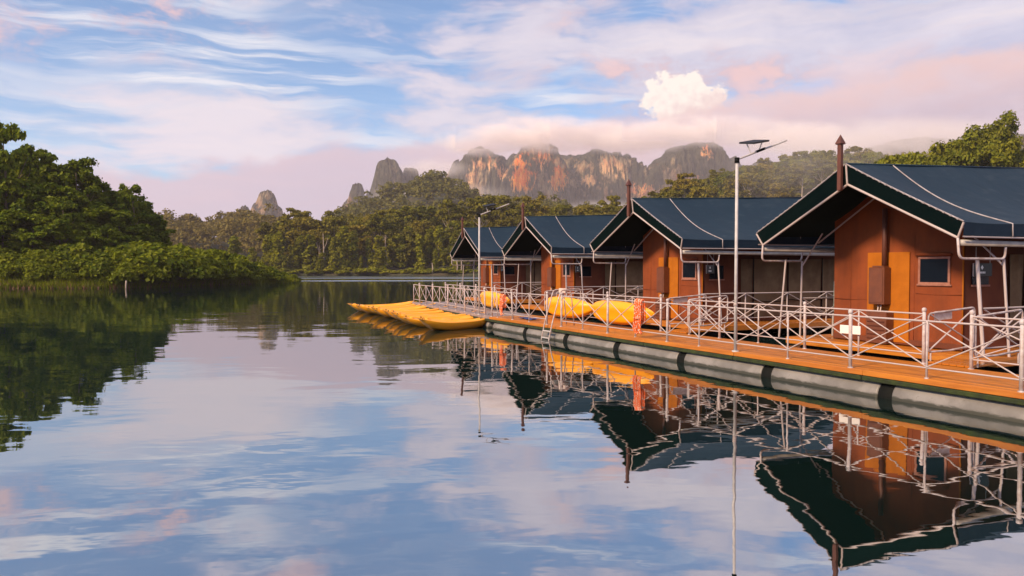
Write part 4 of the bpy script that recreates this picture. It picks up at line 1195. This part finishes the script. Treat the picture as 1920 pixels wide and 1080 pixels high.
# swim ladder with arched handrails
ld = tag(empty('swim_ladder', FA.w(-10.55, -.02, 0), FA.rz), 'white swim ladder with tall handrails reaching down into the water', 'ladder')
for s_ in (-.23, .23):
    pts = fillet([(s_, .62, DZ - .02), (s_, .50, DZ + 1.06), (s_, .16, DZ + 1.08), (s_, -.14, DZ + .1), (s_, -.27, -.05), (s_, -.30, -.7)], .12, 5)
    MB().tube(pts, .019, 8).build('handrail', M_PIPE, ld)
for i, z in enumerate((.26, .06, -.14, -.34)):
    y = -.14 - (.42 - z) * .26
    MB().bevbox((0, 0, 0), (.46, .09, .03), .006).build('rung', M_STEEL, ld, loc=(0, min(-.16, y), z))
MB().bevbox((0, 0, 0), (.42, .07, .14), .008).build('top_plate', M_PLATE, ld, loc=(0, .36, DZ + 1.05))
# folded tarp on deck
tp = MB()
G = [[(x, y, .012 + .03 * math.sin(x * 9 + y * 5) ** 2 + .02 * math.cos(y * 14 + x * 3) ** 2) for x in np.linspace(-.5, .5, 12)] for y in np.linspace(-.18, .18, 7)]
tp.grid(G); tp.build('tarp', M_BLUE, None, loc=FA.w(-13.2, .55, DZ), rot=(0, 0, FA.rz))
tag(bpy.data.objects['tarp'], 'crumpled blue tarp lying on the walkway beyond the swim ladder', 'tarp')
# grey tank left of the nearest tent
tk = tag(empty('water_tank', FA.w(-2.27 - 1.95, 2.6 + 2.35, 0), FA.rz), 'grey-green plastic tank on a stand left of the nearest tent wall', 'tank')
MB().tube([(0, 0, .98), (0, 0, 1.0), (0, 0, 1.06), (0, 0, 1.80), (0, 0, 1.88), (0, 0, 1.90)], [.18, .24, .27, .27, .22, .08], 20).build('tank_body', M_TANK, tk)
for z in (1.2, 1.45, 1.7): MB().tube([(0, 0, z - .02), (0, 0, z + .02)], .278, 20).build('tank_rib', M_TANK, tk)
for sx_, sy_ in ((-1, -1), (1, -1), (1, 1), (-1, 1)): bar('stand_leg', (sx_ * .2, sy_ * .2, .43), (sx_ * .19, sy_ * .19, 1.0), .025, M_GALV, tk)
# white board leaning at the railing before the nearest tent
wb = tag(MB().bevbox((0, 0, 0), (.48, .02, .17), .004).build('white_board', M_WHITE, None, loc=FA.w(-1.35, WD - .12, DZ + .50), rot=(0, 0, FA.rz)), 'white board fixed to the back railing before the nearest tent', 'board')

# ------------------------------------------------------------------ haze
mh = bpy.data.materials.new('haze'); mh.use_nodes = True
k = NT(mh.node_tree); k.n.clear()
o_ = k.new('ShaderNodeOutputMaterial'); v_ = k.new('ShaderNodeVolumePrincipled')
v_.inputs['Color'].default_value = (.90, .84, .92, 1); v_.inputs['Density'].default_value = .00013; v_.inputs['Anisotropy'].default_value = .0
k.l.new(v_.outputs[0], o_.inputs['Volume'])
hz = MB().box((0, 900, 203), (5500, 2920, 414)).build('haze', mh)
tag(hz, 'pale morning haze filling the valley', 'haze', kind='stuff')

def mist(name, c_, d_, dens, scale, seed, label, lo=.40, hi=.62):
    m_ = bpy.data.materials.new('mist'); m_.use_nodes = True
    k = NT(m_.node_tree); k.n.clear()
    o_ = k.new('ShaderNodeOutputMaterial'); v_ = k.new('ShaderNodeVolumePrincipled')
    v_.inputs['Color'].default_value = (.98, .93, .93, 1)
    tcn = k.new('ShaderNodeTexCoord').outputs['Object']
    q = k.new('ShaderNodeVectorMath', operation='MULTIPLY'); k.put(q.inputs[0], tcn); q.inputs[1].default_value = (2 / d_[0], 2 / d_[1], 2 / d_[2])
    L = k.new('ShaderNodeVectorMath', operation='LENGTH'); k.l.new(q.outputs[0], L.inputs[0])
    nn = k.noise(k.mapping(tcn, (seed, seed * 2, 0), (0, 0, 0), (1, 1, 1.7)), scale, 4, .55)
    sh_ = k.m('MULTIPLY', k.smooth(L.outputs['Value'], .97, .25), k.smooth(nn, lo, hi))
    k.put(v_.inputs['Density'], k.m('MULTIPLY', sh_, dens))
    k.l.new(v_.outputs[0], o_.inputs['Volume'])
    b = MB().box((0, 0, 0), d_).build(name, m_, loc=c_)
    return tag(b, label, 'mist', kind='stuff')
for (mx, my, wx_, wz_, dn, sd) in ((905, 264, 300, 90, .040, 1), (1030, 253, 440, 105, .050, 2), (1180, 259, 400, 95, .040, 3), (1330, 246, 460, 90, .034, 5), (1480, 258, 420, 90, .030, 8), (800, 318, 260, 60, .012, 6)):
    mist('mist', at(mx, 1800, my), (wx_, 220, wz_), dn, .017, sd, 'rosy puff of mist caught on the mountain crest', .34, .62)
mist('mist', at(1640, 1400, 262), (760, 300, 90), .014, .009, 4, 'pale mist lying behind the right hand ridge', .35, .6)
mist('mist', at(1130, 880, 402), (330, 120, 40), .030, .02, 7, 'low mist pooled in the valley below the cliffs', .35, .6)
mist('mist', at(820, 860, 368), (220, 110, 40), .014, .02, 9, 'thin mist rising from the forest below the cliffs', .38, .62)
mist('mist', at(1520, 245, 330), (95, 46, 34), .010, .05, 12, 'thin mist drifting over the hillside behind the roofs', .25, .7)
mist('mist', at(1720, 240, 290), (70, 40, 26), .010, .05, 13, 'thin mist between the hillside and the bright trees', .25, .7)
